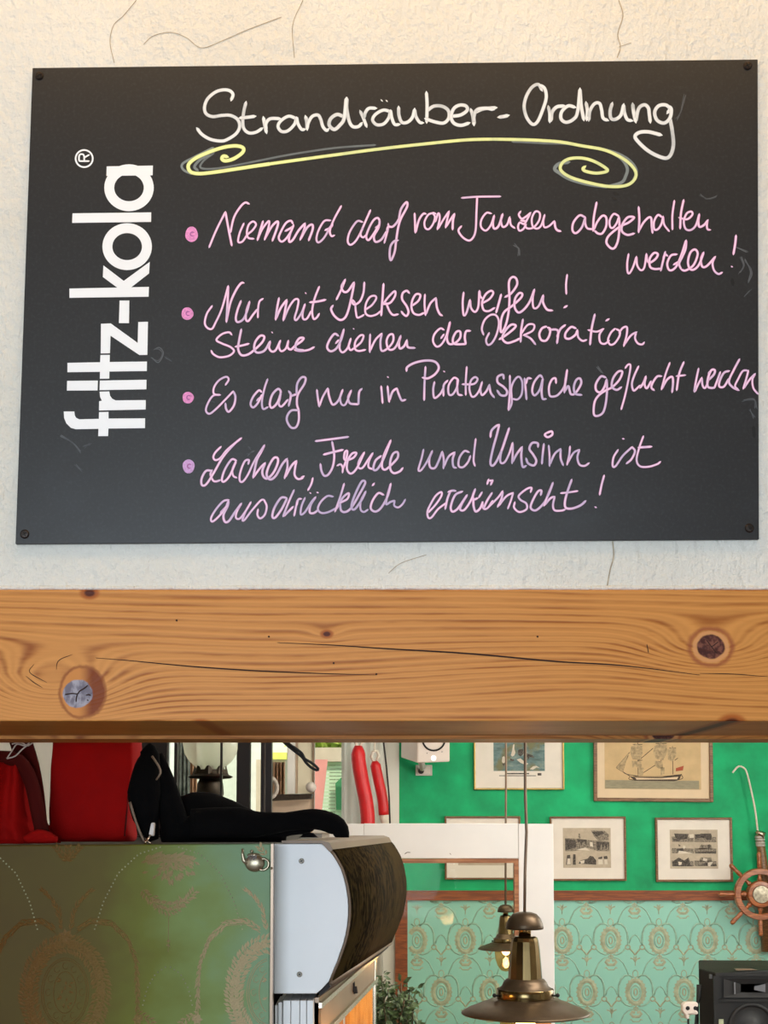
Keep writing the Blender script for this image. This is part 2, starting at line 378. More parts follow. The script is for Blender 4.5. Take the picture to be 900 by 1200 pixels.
M['grille'] = simple('grille', rgb(30, 29, 30), .7, .2, 400)
M['grey_plastic'] = simple('grey_plastic', rgb(104, 106, 112), .35, .1)
M['fender_red'] = simple('fender_red', rgb(214, 34, 40), .4, .05)
M['rope_white'] = simple('rope_white', rgb(232, 222, 206), .8, .05, 60)
M['leaf'] = simple('leaf', rgb(84, 104, 62), .5, .3, 60)
M['leaf_pale'] = simple('leaf_pale', rgb(196, 208, 90), .6, .25, 6)
M['stem'] = simple('stem', rgb(92, 80, 56), .7, .1)
M['pot'] = simple('pot', rgb(168, 96, 66), .8, .1)
M['slat_green'] = simple('slat_green', rgb(196, 214, 176), .6, .05)
M['ext_white'] = simple('ext_white', rgb(232, 228, 216), .8, .04)
M['ext_tan'] = simple('ext_tan', rgb(214, 190, 166), .8, .05)
M['ext_red'] = simple('ext_red', rgb(236, 150, 140), .6, .05)
M['ext_green'] = simple('ext_green', rgb(70, 140, 90), .6, .05)
M['grass'] = simple('grass', rgb(120, 140, 80), .9, .2, 3)
M['curtain_blue'] = simple('curtain_blue', rgb(128, 138, 134), .9, .35, 20)
M['curtain_tan'] = simple('curtain_tan', rgb(200, 160, 130), .9, .06, 20, stretch=(6, 1, 1))
M['old_metal'] = simple('old_metal', rgb(58, 48, 38), .5, .2, 60, metal=.6)

# paintings: soft procedural colours of flat prints
t = NT('seascape'); n = t.noise(t.coord((1, 1, 3)), 14, 5, .6); n2 = t.noise(t.coord(), 9, 3)
t.color(t.mix(t.smooth(n2, .5, .62), t.ramp(n, [(.3, rgb(74, 96, 90)), (.5, rgb(104, 132, 132)), (.7, rgb(150, 164, 150))]), rgb(122, 120, 84))); t.p(rough=.6); M['seascape'] = t.m
# ================================================================ THE SETTING
WY = 1.612                                   # plaster face of the wall that carries the board
ztop = at(450, 691, BY).z; zbot = at(450, 845, BY).z
struct('wall_front', MB().box((-2.6, WY, ztop+.001), (2.6, 1.98, 3.0)), M['plaster'])
for s in (-1, 1):
    struct('wall_front', MB().box((min(s*1.5, s*2.6), WY, 0), (max(s*1.5, s*2.6), 1.98, ztop)), M['plaster'])
wf = D.objects['wall_front']
struct('floor', MB().box((-2.6, -2.5, -.1), (3.1, 8.0, 0)), M['floor'])
struct('ceiling', MB().box((-2.7, -2.6, 3.0), (2.7, 1.98, 3.1)), M['ceiling'])
struct('ceiling', MB().box((-2.7, 1.985, 2.8), (3.1, 8.2, 2.9)), M['ceiling'])
struct('wall_left', MB().box((-2.7, -2.6, 0), (-2.6, 8.2, 3.0)), M['white_wall'])
struct('wall_right', MB().box((2.6, -2.6, 0), (2.7, 1.98, 3.0)), M['white_wall'])
struct('wall_right', MB().box((3.0, 1.98, 0), (3.1, 8.2, 2.9)), M['white_wall'])
struct('wall_rear', MB().box((-2.7, -2.6, 0), (-1.7, -2.5, 3)).box((.7, -2.6, 0), (2.7, -2.5, 3)).box((-1.7, -2.6, 0), (.7, -2.5, .7)).box((-1.7, -2.6, 2.35), (.7, -2.5, 3)), M['white_wall'])
wr = MB().box((-1.7, -2.56, .7), (-1.64, -2.48, 2.35)).box((.64, -2.56, .7), (.7, -2.48, 2.35)).box((-1.64, -2.56, .7), (.64, -2.48, .76)).box((-1.64, -2.56, 2.29), (.64, -2.48, 2.35)).box((-.53, -2.55, .76), (-.47, -2.49, 2.29))
struct('window_2', wr, M['white_paint'])
# cracks in the plaster: hairline grooves seen as thin dark seams
def px(s, ox=0, oy=0, k=1): return [[(ox+float(a.split(',')[0])/k, oy+float(a.split(',')[1])/k) for a in st.split()] for st in s.split(';') if st.strip()]
def ribbon(mb, pts, wpx, Y, layer=0, fade=0.0, taper=None, step=1.0):
    P = smooth_path([(p[0], p[1], 0) for p in pts], step)
    L = [0]
    for a, b in zip(P, P[1:]): L.append(L[-1]+(b-a).length)
    T = max(L[-1], 1e-3); v = []; c = []; f = []
    for i, p in enumerate(P):
        tg = (P[min(i+1, len(P)-1)]-P[max(i-1, 0)])
        if tg.length < 1e-6: tg = Vector((1, 0, 0))
        tg.normalize(); nn = Vector((-tg.y, tg.x, 0)); e = min(L[i], T-L[i]); hw = wpx/2
        if e < hw: hw = max(.12*hw, math.sqrt(max(0, hw*hw-(hw-e)**2)))
        if taper: hw *= taper(L[i]/T)
        if i == 0: p = p-tg*wpx*.35
        if i == len(P)-1: p = p+tg*wpx*.35
        for q, ed in ((-1, 1), (-.62, .12), (.62, .12), (1, 1)):
            w3 = at(*(p+nn*q*hw).xy, Y); w3.y -= layer+.00012*L[i]/T*min(1, T/40); v.append(w3)
            c.append((ed, fade if not callable(fade) else fade(L[i]/T), 0.5, 1))
    for i in range(len(P)-1):
        for k in range(3): f.append((i*4+k, i*4+k+1, i*4+k+5, i*4+k+4))
    mb.add(v, f, c)
cr = MB()
for s, w_ in ((px('725,0 730,18 724,40 727,55 723,68'), 1.2), (px('718,634 719,652 715,668 711,690'), 1.6), (px('160,0 145,18 133,30 129,50 134,74;355,0 343,30 345,68;168,52 180,42 200,38 218,44 236,56 260,48 290,35 330,20'), .9),
              (px('725,55 740,50;500,650 470,660 455,672'), .8)):
    for st in s: ribbon(cr, st, w_, WY-.0006)
build('plaster_crack', cr, M['plaster_crack'], wf)['kind'] = 'stuff'
eb = MB(); eb.tube([(x_*.02, WY-.0005+.0012*noise.noise(Vector((x_*.31, 0, 0))), ztop+.004+.0010*noise.noise(Vector((x_*.23, 5, 0)))) for x_ in range(-75, 76)], [.0026+.0012*noise.noise(Vector((x_*.4, 9, 0))) for x_ in range(-75, 76)], 8)
build('plaster_edge', eb, M['plaster'], wf, smooth=True)

# ================================================================ THE BEAM
beam = thing('wooden_beam', 'varnished pine beam with two big knots running across under the blackboard', 'beam', BO)
build('beam_body', MB().box((-1.55, BY, zbot), (1.55, 1.88, ztop)), M['pine'], beam, bevel=.0015)
cr = MB()
for s, w_, tp in ((px('112,771 150,774 225,781 300,786 370,789 440,791'), 1.6, 1), (px('325,753 390,756 450,760 550,766 650,775 730,780 820,791'), 1.9, 1), (px('820,789 860,790 900,793'), 1.0, 1),
              (px('66,785 67,777 72,772 85,767;30,792 40,800 50,806;40,778 35,788 55,800'), .9, 1)):
    for st in s: ribbon(cr, st, w_, BY-.0004, taper=lambda u: .35+.65*math.sin(math.pi*min(1, max(0, u))))
build('split_crack', cr, M['dark_crack'], beam, label='long dark drying cracks along the grain')
cr = MB()
for st in px('270,405 330,395 380,398 400,375 440,350 470,325;380,400 372,430 368,470;455,410 480,405 500,415;465,450 478,458', 40, 760, 7.5): ribbon(cr, st, 1.5, BY-.0005)
for st in px('758,755 760,765;828,750 834,758 840,766;834,758 842,752'): ribbon(cr, st, 1.0, BY-.0005)
build('knot_crack', cr, M['dark_crack'], beam)
nails = MB()
for x_, y_ in ((207, 727), (630, 746), (441, 790), (391, 777), (315, 746)): nails.ball(at(x_, y_, BY), .0012, 8, 6)
build('nail_hole', nails, M['dark_crack'], beam)
b2 = thing('rear_lintel_board', 'narrow orange-lit pine board behind the lower edge of the knotty beam', 'board', (0, 1.883, at(450, 866, 1.885).z))
build('board_body', MB().box((-1.55, 1.883, at(450, 866, 1.885).z), (1.55, 1.975, ztop)), M['pine'], b2)

# ================================================================ THE BLACKBOARD
BF = WY-.006
bo = at(450, 355, BF)
board = thing('menu_board', 'black screwed-on sign board with white logo and pink handwritten house rules', 'sign board', at(450, 634, BF))
corners = [(38, 79.5), (888, 69.5), (889.5, 632), (18, 637.5)]
build('board_panel', MB().prism([at(x_, y_, BF) for x_, y_ in corners], .0055), M['board'], board, bevel=.0006)
for x_, y_ in ((46, 89), (876, 77), (878, 619), (29, 626)):
    c = at(x_, y_, BF); s = build('screw', MB().lathe([(.0005, -.0022), (.0042, -.0020), (.0056, -.0006), (.0056, 0)], c, 16, 'Y'), M['screw'], board, smooth=False)
    q = MB(); 
    for a in (.5, .5+math.pi/2):
        dx, dz = math.cos(a)*.0032, math.sin(a)*.0032; q.tube([c+Vector((-dx, -.0023, -dz)), c+Vector((dx, -.0023, dz))], .0006, 6)
    build('cross_slot', q, M['black'], s)
# logo
LY = BF-.0004
def poly(name, pts, ox, oy, k=6.0, hole=None):
    mb = MB(); mb.prism([at(ox+x_/k, oy+y_/k, LY) for x_, y_ in pts], .0003); return mb
def ringpoly(mb, cx, cy, ro, ri, ox, oy, k=6.0, n=48, a0=0, a1=360):
    v = []; f = []
    for i in range(n+1):
        a = R(a0+(a1-a0)*i/n)
        for r in (ro, ri):
            v.append(at(ox+(cx+r[0]*math.cos(a))/k, oy+(cy+r[1]*math.sin(a))/k, LY))
    for i in range(n): f.append((2*i, 2*i+1, 2*i+3, 2*i+2))
    mb.add(v, f); return mb
A = (50, 160); B_ = (50, 340)
def letter(mb, lab): build('logo_letter', mb, M['vinyl'], board)
m = MB(); m.prism([at(A[0]+x_/6, A[1]+y_/6, LY-.00012) for x_, y_ in [(450,210),(775,204),(773,272),(448,277)]], .0003); ringpoly(m, 607, 360, (174,165), (104,95), *A); letter(m, 'a')
letter(poly('l', [(210,540),(763,533),(762,600),(207,607)], *A), 'l')
letter(ringpoly(MB(), 594, 774, (174,165), (104,95), *A), 'o')
m = poly('k', [(427,906),(423,987),(524,1062),(622,1060),(748,962),(753,881),(570,1015)], *A); m.prism([at(A[0]+x_/6, A[1]+y_/6, LY-.00005) for x_, y_ in [(188,1069),(747,1057),(745,1126),(188,1134)]], .0003); letter(m, 'k')
letter(poly('-', [(541,73),(609,73),(607,232),(536,231)], *B_), '-')
letter(poly('z', [(410,236),(479,234),(668,371),(672,224),(740,222),(736,455),(680,456),(477,320),(473,443),(408,445)], *B_), 'z')
letter(poly('t', [(174,511),(404,507),(406,456),(472,455),(471,505),(733,502),(732,569),(469,572),(468,622),(402,623),(403,574),(174,577)], *B_), 't')
m = poly('i', [(172,638),(388,636),(386,705),(170,706)], *B_); m.prism([at(B_[0]+x_/6, B_[1]+y_/6, LY) for x_, y_ in [(402,636),(730,630),(729,697),(400,703)]], .0003); letter(m, 'i')
letter(poly('r', [(400,714),(468,712),(474,742),(488,762),(512,775),(725,773),(724,839),(396,846),(397,781),(416,777),(404,752)], *B_), 'r')
letter(poly('f', [(148,853),(222,853),(226,882),(236,898),(256,908),(395,905),(396,858),(463,856),(463,903),(720,901),(719,970),(462,973),(460,1026),(390,1027),(392,975),(232,978),(198,968),(166,936),(151,900)], *B_), 'f')
m = ringpoly(MB(), 292, 155, (66,66), (54,54), *A)
for st in px('328,173 256,173;256,173 256,140 264,126 284,126 292,140 292,172;290,150 328,128', *A, 6): ribbon(m, st, 2.0, LY, .0001)
build('registered_mark', m, M['vinyl'], board)

# handwriting: word, (crop x, crop y, scale), fade, strokes in crop pixels
TITLE = [
('Strand', 210, 90, 6, '365,165 378,125 355,98 310,92 255,108 200,155 178,215 190,260 235,280 300,272 360,272 410,300 425,350 400,400 340,440 295,452 220,440 160,405 125,362;470,178 455,240 447,310 455,365 490,395 540,390 585,362;425,290 480,285 535,278;592,285 602,340 614,395;612,375 610,330 640,296 710,295'),
('Strand', 330, 90, 6, '105,295 50,278 -5,310 -25,350 0,385 45,380 90,335 105,290 115,330 140,370 165,370;168,278 178,320 180,372;180,365 188,325 215,280 255,270 275,300 290,350 315,378 330,368;435,280 390,265 345,295 335,340 370,370 410,340 440,290 455,150;460,150 458,220 475,310 500,350 540,350 565,325;552,240 575,290 598,352;580,290 590,250 615,222 665,222;765,245 715,235 660,265 640,305 670,338 720,330 755,285 765,240 775,290 795,335 830,335;703,166 705,168;738,169 740,171'),
('Strand', 450, 90, 6, '103,212 105,270 125,320 165,320 200,285 215,228;215,228 225,280 250,320 275,325;298,108 303,200 300,322;302,240 350,207 410,208 452,238 455,290 420,325 360,318 290,295;480,278 540,268 585,235 575,205 530,200 490,225 472,280 490,325 540,342 600,325;610,228 625,280 632,340;636,335 632,280 655,232 720,222 770,232;640,250 700,226 790,218'),
('hyphen', 450, 90, 6, '805,285 840,280 875,272'),
('Ordnung', 590, 90, 6, '272,98 245,55 200,75 160,140 145,215 165,290 205,335 240,315 275,235 300,150 290,85 255,58;315,208 325,260 325,320;335,310 342,250 375,212 430,205;505,215 455,205 410,245 405,295 440,320 490,300 520,250 538,85;538,85 546,200 565,305;580,180 590,240 585,305;600,308 608,240 640,190 675,188 690,235 700,290 735,308;765,185 750,240 755,290 785,300 825,270 845,195;845,195 850,250 870,300 905,310'),
('Ordnung', 670, 90, 6, '428,190 435,250 450,320;450,315 470,225 510,198 538,220 545,265 552,322;672,255 690,225 660,198 610,205 583,250 600,305 650,325 690,290 700,230 680,205;690,290 705,370 715,470 700,540 665,572 600,555 530,515 470,460 445,420 475,392 540,388 630,410'),
]
TEXT = [
('Niemand', 210, 225, 6, .12, '210,390 260,270 325,140;325,140 345,250 370,378;360,285 385,180 430,105 465,75 492,85;455,220 425,290 415,350 445,348 480,300 515,270 540,230 520,208 490,230 476,280 485,322 525,330;590,205 570,270 550,340;553,330 585,260 630,205 628,250 600,338;602,330 650,245 690,208 692,240 655,345;800,225 785,203 750,220 715,280 700,325 720,350 750,330 785,280 805,232;805,232 775,310 775,350 800,335 840,270 885,220;745,275 790,250 805,235'),
('Niemand', 340, 225, 6, .3, '105,220 98,265 70,338;72,332 120,250 155,230 158,265 130,342;285,200 240,205 200,270 185,330 200,355 240,320 285,240;360,98 310,190 280,270 290,310 312,305;245,270 285,250 300,225'),
('darf', 340, 225, 6, .3, '510,212 470,208 420,280 405,345 425,372 465,340 512,255;565,128 520,230 495,295 512,320 540,300;632,205 615,182 585,200 552,260 535,315 552,338 590,290 625,230;630,200 622,250 590,310 600,350 640,335 680,275;600,250 628,238;690,222 690,250 678,300 662,360;680,275 690,245 720,245 750,215 765,188;765,190 780,120 818,72 822,105 780,185 760,250 745,345 735,420 710,480 700,450 705,385 730,348 760,340'),
('vom', 470, 215, 6, .1, '95,210 98,280 100,348;102,345 125,260 155,215 175,215;222,208 190,222 165,270 170,312 195,322 225,285 238,235 222,208 245,215;240,270 262,210 272,245 255,325;260,318 300,250 338,195;338,195 325,250 313,312;316,305 350,250 376,213;376,213 365,260 362,325'),
('Tanzen', 470, 215, 6, .3, '425,102 540,94 700,92;535,95 530,200 525,320 510,375 480,402 440,385 410,350 405,325 425,300'),
('Tanzen', 470, 215, 6, .08, '635,212 600,208 565,255 562,305 595,332 630,295 655,225;655,225 645,280 655,318 685,300 715,215;712,215 702,260 715,305 745,290 765,235;765,240 772,290 800,315'),
('Tanzen', 600, 225, 6, .05, '62,135 48,160 68,188 100,172 132,145;130,148 108,190 85,225 55,215 42,245 52,272 78,262 100,228;62,200 95,205;85,220 105,255 150,250 190,200 195,150 165,138 140,185 145,240 175,258 205,235 230,160;230,160 220,210 228,248 260,240 298,205;298,205 305,250 320,270 343,277'),
('abgehalten', 600, 225, 6, .12, '515,180 475,165 432,215 425,270 450,290 490,250 515,180;515,175 515,220 530,255 570,262;595,72 575,180 570,275;575,265 600,210 635,168 662,180 662,240 635,290 605,292 580,272;752,170 715,155 687,200 690,245 710,252 735,220 752,175;752,175 755,250 745,340 722,392 695,395 665,360 672,320 710,280 765,240 820,215 858,180 815,178 778,225 772,275 810,302 860,292'),
('abgehalten', 720, 225, 6, .08, '170,105 175,190 170,285;172,272 205,215 240,180 258,185 262,240 268,290;335,178 305,163 278,210 280,262 305,262 330,225 342,172;342,172 350,230 385,278;422,60 408,160 408,265;487,55 468,150 462,258;453,180 510,192 548,160 540,138 508,152 488,205 500,258 535,268 572,235 597,155;597,155 590,205 598,245 630,232 658,198;655,198 650,235 655,262 675,267'),
('werden', 720, 225, 6, .12, '100,435 90,500 92,560 105,572 130,530 155,455;155,455 160,515 185,550 210,530 225,435;225,435 230,480 250,497 290,470 305,438 278,430 248,470 250,525 280,542 325,540;358,420 338,500 325,555;342,475 355,440 374,450;440,438 398,447 372,500 382,545 408,548 440,515 475,430 503,340;505,340 500,400 475,460 455,505 470,545;415,512 452,490;470,545 500,552 555,515 585,440 568,405 535,425 517,490 530,540 560,545 595,510 628,425;626,425 608,475 618,525 650,520 710,455;708,455 690,500 700,550 730,577 758,566'),
('exclamation_mark', 720, 225, 6, .1, '855,305 848,370 836,440;822,524 829,527'),
('Nur', 210, 325, 6, .3, '232,200 195,255 180,320 198,355 230,362 255,320 300,220 345,60;345,60 340,180 332,315;332,308 360,180 400,90 435,42 455,40;435,165 410,230 398,290 412,315 450,295 478,235 495,170;495,170 475,230 468,290 485,308 520,262 550,225;590,150 565,170 555,220 553,285'),
('mit', 210, 325, 6, .2, '702,145 688,220 678,300;680,292 715,215 757,158;757,160 745,230 732,305'),
('mit', 340, 325, 6, .25, '-47,302 -10,215 30,158 58,160 50,220 32,285 45,300 80,250 105,188;105,188 88,250 92,292 118,290 150,235;108,110 111,113;205,65 172,150 155,235 165,292 188,282 205,255;138,176 195,170 250,158'),
('Keksen', 340, 325, 6, .25, '325,158 360,85 388,15;388,15 362,65 375,100 405,98 450,35;450,35 438,110 410,230 385,285 350,300 310,270 288,225 302,198;522,35 515,110 490,170 450,192 428,160;432,155 455,180 462,240 472,282 500,275 520,262;528,228 575,195 605,150 595,130 560,140 532,190 530,250 560,272 605,262 640,235;657,45 650,140 640,270;650,195 690,140 735,98 738,130 705,178 660,190;665,180 690,190;678,190 700,240 725,265 760,260'),
('Keksen', 460, 325, 6, .12, '118,112 100,95 72,112 68,155 100,205 112,245 98,272 75,258 62,240;138,200 182,165 195,125 165,120 140,160 133,210 148,252 185,265 222,250;228,120 225,190 232,268;235,258 265,185 305,145;305,145 312,210 330,255 350,270'),
('werfen', 460, 325, 6, .08, '500,105 493,180 500,265 520,248 545,158;545,158 552,215 580,243 603,205 610,95;612,95 615,130 630,150;632,182 682,152 708,112 692,95 655,120 630,175 640,228 675,238 718,215;764,120 745,190 728,250'),
('werfen', 560, 315, 6, .12, '190,200 235,172 275,112 268,68 240,60 218,100 222,220 212,330 188,415 162,445 162,370 185,305 240,262 300,208 312,178 290,172 262,210 258,270 285,308 325,285 365,230 398,145;398,145 385,210 392,275 425,265 460,185;460,185 458,235 485,285 525,294'),
('exclamation_mark', 560, 315, 6, .08, '628,40 620,110 622,178;605,274 628,260'),
('Steine', 210, 325, 6, .2, '370,405 350,387 300,400 262,440 300,465 360,490 385,520 350,552 285,562 240,540 225,515;395,488 440,480 490,467;437,365 422,440 415,505 438,547 485,542 535,505 585,455 598,418 570,412 535,455 528,505 550,530 600,515 640,450;640,450 632,495 652,522 680,510 712,445;710,445 702,490 718,520 750,500 768,445;768,445 762,490 785,508 820,478 860,450 875,428 845,430 820,470 825,505 880,515;652,386 655,389'),
('Steine', 340, 325, 6, .2, '30,510 75,518 130,510 170,490'),
('dienen', 340, 325, 6, .3, '340,412 312,398 278,440 260,492 285,520 325,500 358,440 378,365;378,365 355,440 348,500 370,528 405,495 427,430;320,465 342,440;427,430 412,480 425,512 460,490 500,455 516,412 492,410 460,450 455,500 480,518 530,510;445,361 448,364;563,400 560,460 560,528;560,520 600,440 645,395;645,395 635,450 640,510 662,515 700,485 725,445 722,402 695,408 678,450 690,502 720,508 748,480 778,410;778,410 765,460 772,500 800,485 822,442;820,442 828,490 878,497'),
('der', 460, 325, 6, .18, '362,370 335,360 295,400 285,450 310,487 345,470 378,410 403,315;405,315 395,360 382,425 398,468 440,462 475,425 475,382 448,385 425,430 435,468 515,470;340,430 362,400;548,377 518,380 508,420 515,470'),
('Dekoration', 560, 315, 6, .25, '40,465 28,420 48,360 90,325 130,330 148,380 132,460 100,520 70,535 58,500 80,450;150,497 200,465 255,420 265,398 232,395 190,440 172,490 205,522 260,508 295,490;317,355 305,430 300,515;302,460 350,395 395,395 385,435 320,468;322,465 370,490 405,532;482,405 450,420 432,460 445,500 478,505 502,470 508,425 488,412;500,430 550,428 565,450 556,525;556,480 580,425 615,395;690,420 655,410 618,450 615,485 645,492 685,465 700,430;700,430 705,480 735,507 765,500;822,320 800,420 788,535;775,430 835,442 885,422'),
('Dekoration', 620, 335, 6, .12, '520,302 495,345 500,395 530,408 565,385;540,246 563,232;605,300 575,330 555,380 570,413 600,405 632,360 638,322 612,303;632,330 660,295 688,292 685,350 665,425;668,415 715,350 757,325;752,328 745,370 765,405 795,412 810,397'),
('Es', 210, 415, 6, .45, '325,218 348,180 330,160 280,185 245,235 245,280 290,288;285,288 240,292 205,340 188,395 212,420 255,390 320,325 380,262;380,260 395,300 385,360 350,405 330,385 325,345'),
('darf', 210, 415, 6, .5, '580,268 560,255 520,300 502,350 520,375 552,345 582,285;622,175 600,240 582,330 590,385 625,372;545,328 575,300;718,265 695,245 655,285 637,350 652,378 690,342 715,275;715,260 708,310 700,350 720,368 765,320;770,260 785,290 770,365;785,295 825,282;825,282 830,210 860,165 888,168 880,210 835,285 828,350 840,400 840,470 820,515 785,515 758,470 762,430 790,397 838,395'),
('nur', 340, 405, 6, .55, '188,310 195,370 205,430;206,425 230,360 265,300;265,300 275,360 300,415 340,385 370,310;370,310 352,360 360,410 390,412 430,315;430,315 408,365 420,405 460,412 482,412;505,303 485,330 480,412'),
('in', 340, 405, 6, .4, '640,285 645,340 650,406;685,220 690,224;685,285 690,340 697,398;698,385 720,325 750,300;750,300 765,345 785,385 812,380'),
('Piratensprache', 470, 400, 6, .5, '38,210 45,180 100,150 180,135 240,145 265,185 240,230 190,260 150,255;172,178 165,290 162,415;300,211 306,214;235,285 226,340 235,398 275,370 300,325;328,275 300,310 298,385;402,268 370,258 335,310 335,370 360,375 390,330 402,268;397,265 395,330 402,372 430,380;462,178 455,280 455,378;430,302 510,300 538,268 520,252 492,275 480,330 495,385 520,385 550,345 570,285;570,285 558,340 570,378 600,350 622,305;620,305 630,360 655,395;722,265 715,235 680,250 680,290 720,320 745,352 735,380 700,378 675,345;765,240 765,350 755,485;757,485 778,430 775,330 800,270 830,250 852,290 848,370 820,408 785,405'),
('Piratensprache', 600, 400, 6, .5, '88,260 95,330 102,410;97,300 110,262 135,262;215,258 195,240 155,290 142,350 160,380 195,340 217,262;217,260 208,340 215,402 240,405;310,295 305,260 280,270 260,320 265,380 295,388 330,370 370,310 388,200;388,200 375,280 368,362;370,352 395,315 405,345 415,372 445,365 485,300 478,262 452,272 435,320 445,368 490,378'),
('geflucht', 600, 400, 6, .3, '660,255 625,248 590,300 592,345 622,358 650,320 665,268;665,265 668,340 660,430 640,500 600,525 575,510 580,430 610,380 660,345 705,322 755,270 775,215 745,215 710,262 702,318 735,342 770,322;795,190 815,165 833,172 820,260 795,380 767,480;890,175 860,240 843,300 855,347 885,325 900,310'),
('geflucht', 750, 400, 6, .15, '0,328 25,290 42,245;42,248 32,300 48,330 78,280;152,245 120,248 90,290 80,325 100,345;210,150 180,230 150,340;152,335 190,270 225,250 232,290 225,360;308,145 275,230 257,345;255,245 320,238'),
('werden', 750, 400, 6, .25, '412,190 395,270 380,355;385,355 410,300 435,255;435,255 440,310 458,328 478,280 485,215;482,272 520,232 525,202 500,205 478,260 475,315 500,328 525,325;565,215 545,270 522,330;628,208 590,222 560,280 558,318 590,318 625,262;700,125 660,200 625,280 650,322 695,345;757,205 722,210 690,265 668,315 690,340;762,205 745,270 725,335;730,330 770,270 810,228;810,228 790,270 797,330 830,372'),
('Lachen', 205, 500, 6, .3, '325,140 285,180 270,215 285,235 320,220 370,160 468,80;468,80 420,120 340,210 270,330 220,405 190,410 188,365 218,312 260,310;262,305 250,335 268,378 290,385 320,375;432,238 398,232 352,300 330,370 345,387 385,345 430,245;430,240 405,300 410,345 435,360;515,265 520,235 490,245 460,320 455,375 475,388 512,340 560,240 630,130;630,130 605,180 575,240 550,360;550,358 600,290 635,255;635,255 615,310 622,350 650,365 692,325 722,260 722,222 695,222 660,280 645,340 670,372 710,345 755,265 790,225;790,230 790,290 770,365;775,355 820,275 855,240;855,240 845,290 842,340 865,368 900,362'),
('Lachen', 340, 500, 6, .4, '75,362 98,348'),
('comma', 340, 500, 6, .05, '160,360 148,405 125,448'),
('Freude', 340, 500, 6, .3, '178,102 290,88 410,72;295,105 310,200 300,280 270,335 240,345 220,310 213,262;235,197 300,180 372,163;330,275 355,265 370,290 368,325;370,300 392,240 402,172 385,180 380,225 400,235 445,218 466,185 435,190 405,240 400,300 428,330 470,290 522,180;522,180 485,240 480,285 508,290 550,230 582,185;582,185 555,240 552,285 585,300'),
('Freude', 340, 500, 6, .5, '640,205 600,240 585,298 612,300 655,230 708,95;708,95 660,200 645,275 665,303 705,275 755,220 755,180 725,190 705,240 705,300 730,327 770,315 793,290'),
('und', 480, 490, 6, .55, '98,220 85,280 62,362 80,367 120,310 160,230;160,230 138,290 145,345 178,350 205,300 230,235;230,235 240,290 238,355;240,342 275,270 318,240;318,240 303,290 308,340 328,350;418,240 385,232 350,280 345,335 375,345 410,310 428,265;465,145 455,230 450,300 460,338'),
('Unsinn', 480, 490, 6, .6, '568,135 575,90 605,58 630,46;630,46 615,110 585,220 568,310 582,335 610,305 650,220 700,70;700,70 665,170 640,260 640,312 668,310 700,250 725,172;725,175 725,240 720,320;722,310 755,250 792,202;790,205 785,270 795,342 820,335'),
('Unsinn', 610, 490, 5, .55, '102,170 100,147 68,146 52,180 75,215 92,250 78,277 45,265 32,235;137,150 130,210 125,268;165,160 170,220 170,282;172,270 200,210 235,180;235,180 235,235 250,277;290,165 285,215 272,275;275,265 310,205 345,185;345,185 333,230 345,272 375,280 402,263'),
('Unsinn', 610, 490, 5, .0, '150,88 182,78 185,98 160,112 142,100 152,86'),
('ist', 610, 490, 5, .3, '572,185 545,230 540,280 558,280 600,220 655,168;598,120 606,122;655,170 670,195 650,240 620,267;720,105 695,175 680,245 700,282 750,285 800,270 820,255;690,172 730,170 768,167'),
('ausdrucklich', 205, 500, 6, .45, '380,515 340,525 290,580 255,640 262,668 300,640 350,580 378,520;378,520 370,560 342,620 350,667 378,665 420,605 468,540;320,605 372,552;468,540 435,600 430,642 458,645 500,590 535,530;535,530 500,590 475,655 490,655 540,590 600,522 625,512;625,512 645,560 632,618 600,645 580,620 585,580;785,500 745,502 700,570 685,630 705,640 750,580 788,505;838,445 800,530 760,632;765,630 805,590 832,562;862,515 850,570 838,628;855,555 868,512 890,508'),
('ausdrucklich', 340, 500, 6, .6, '105,500 80,560 75,617 105,600 150,530 180,495;180,495 145,550 138,602 165,608 200,585;303,492 262,488 215,530 195,580 222,607 270,600 325,572;380,400 350,500 315,598;325,580 370,500 412,468 402,508 345,538;350,535 358,588 388,600 430,570 490,470 528,395 508,382 478,430 440,520 432,572 455,580 500,520 532,455;532,455 498,520 495,580 518,600 548,583;658,480 620,468 580,520 567,575 600,597 640,570 685,490 708,400;708,400 685,480 675,545 705,530 735,520;735,520 732,555 760,568 790,545 810,512'),
('ausdrucklich', 340, 500, 6, .0, '141,466 144,468;190,462 196,464;578,415 592,398'),
('erwunscht', 480, 490, 6, .3, '130,665 180,612 222,550 222,520 182,548 140,620 125,662 132,700 155,697 200,640 255,598;287,512 265,570 250,640;270,520 300,510 325,512;372,515 320,542 290,620 300,657 335,640 378,580 405,540;405,540 368,602 355,642 385,645 430,580 462,498;462,498 445,545 452,572 480,562;448,570 450,620 465,657 495,635 515,590;510,520 485,560;510,590 520,635 548,632 585,580;580,525 545,580 520,635;548,632 620,560 655,512;655,515 645,570 618,625;625,618 680,550 728,525;728,525 712,580 690,638'),
('erwunscht', 480, 490, 6, .0, '556,430 545,465;560,440 585,440;585,435 570,470'),
('erwunscht', 480, 490, 6, .4, '850,522 857,490 820,500 768,545 780,575 820,600 822,640 772,660 735,630 740,590'),
('erwunscht', 610, 490, 5, .4, '118,452 122,425 100,432 68,490 60,527 90,540 135,500 165,445 190,378;190,378 160,450 137,515;140,510 175,470 200,460;200,460 190,510 200,540 240,542 262,535;300,360 275,430 260,490 265,525 300,530 350,512 382,485;235,440 285,435 335,427'),
('exclamation_mark', 610, 490, 5, .25, '490,335 475,390 463,450;436,520 444,524'),
]
words = {}
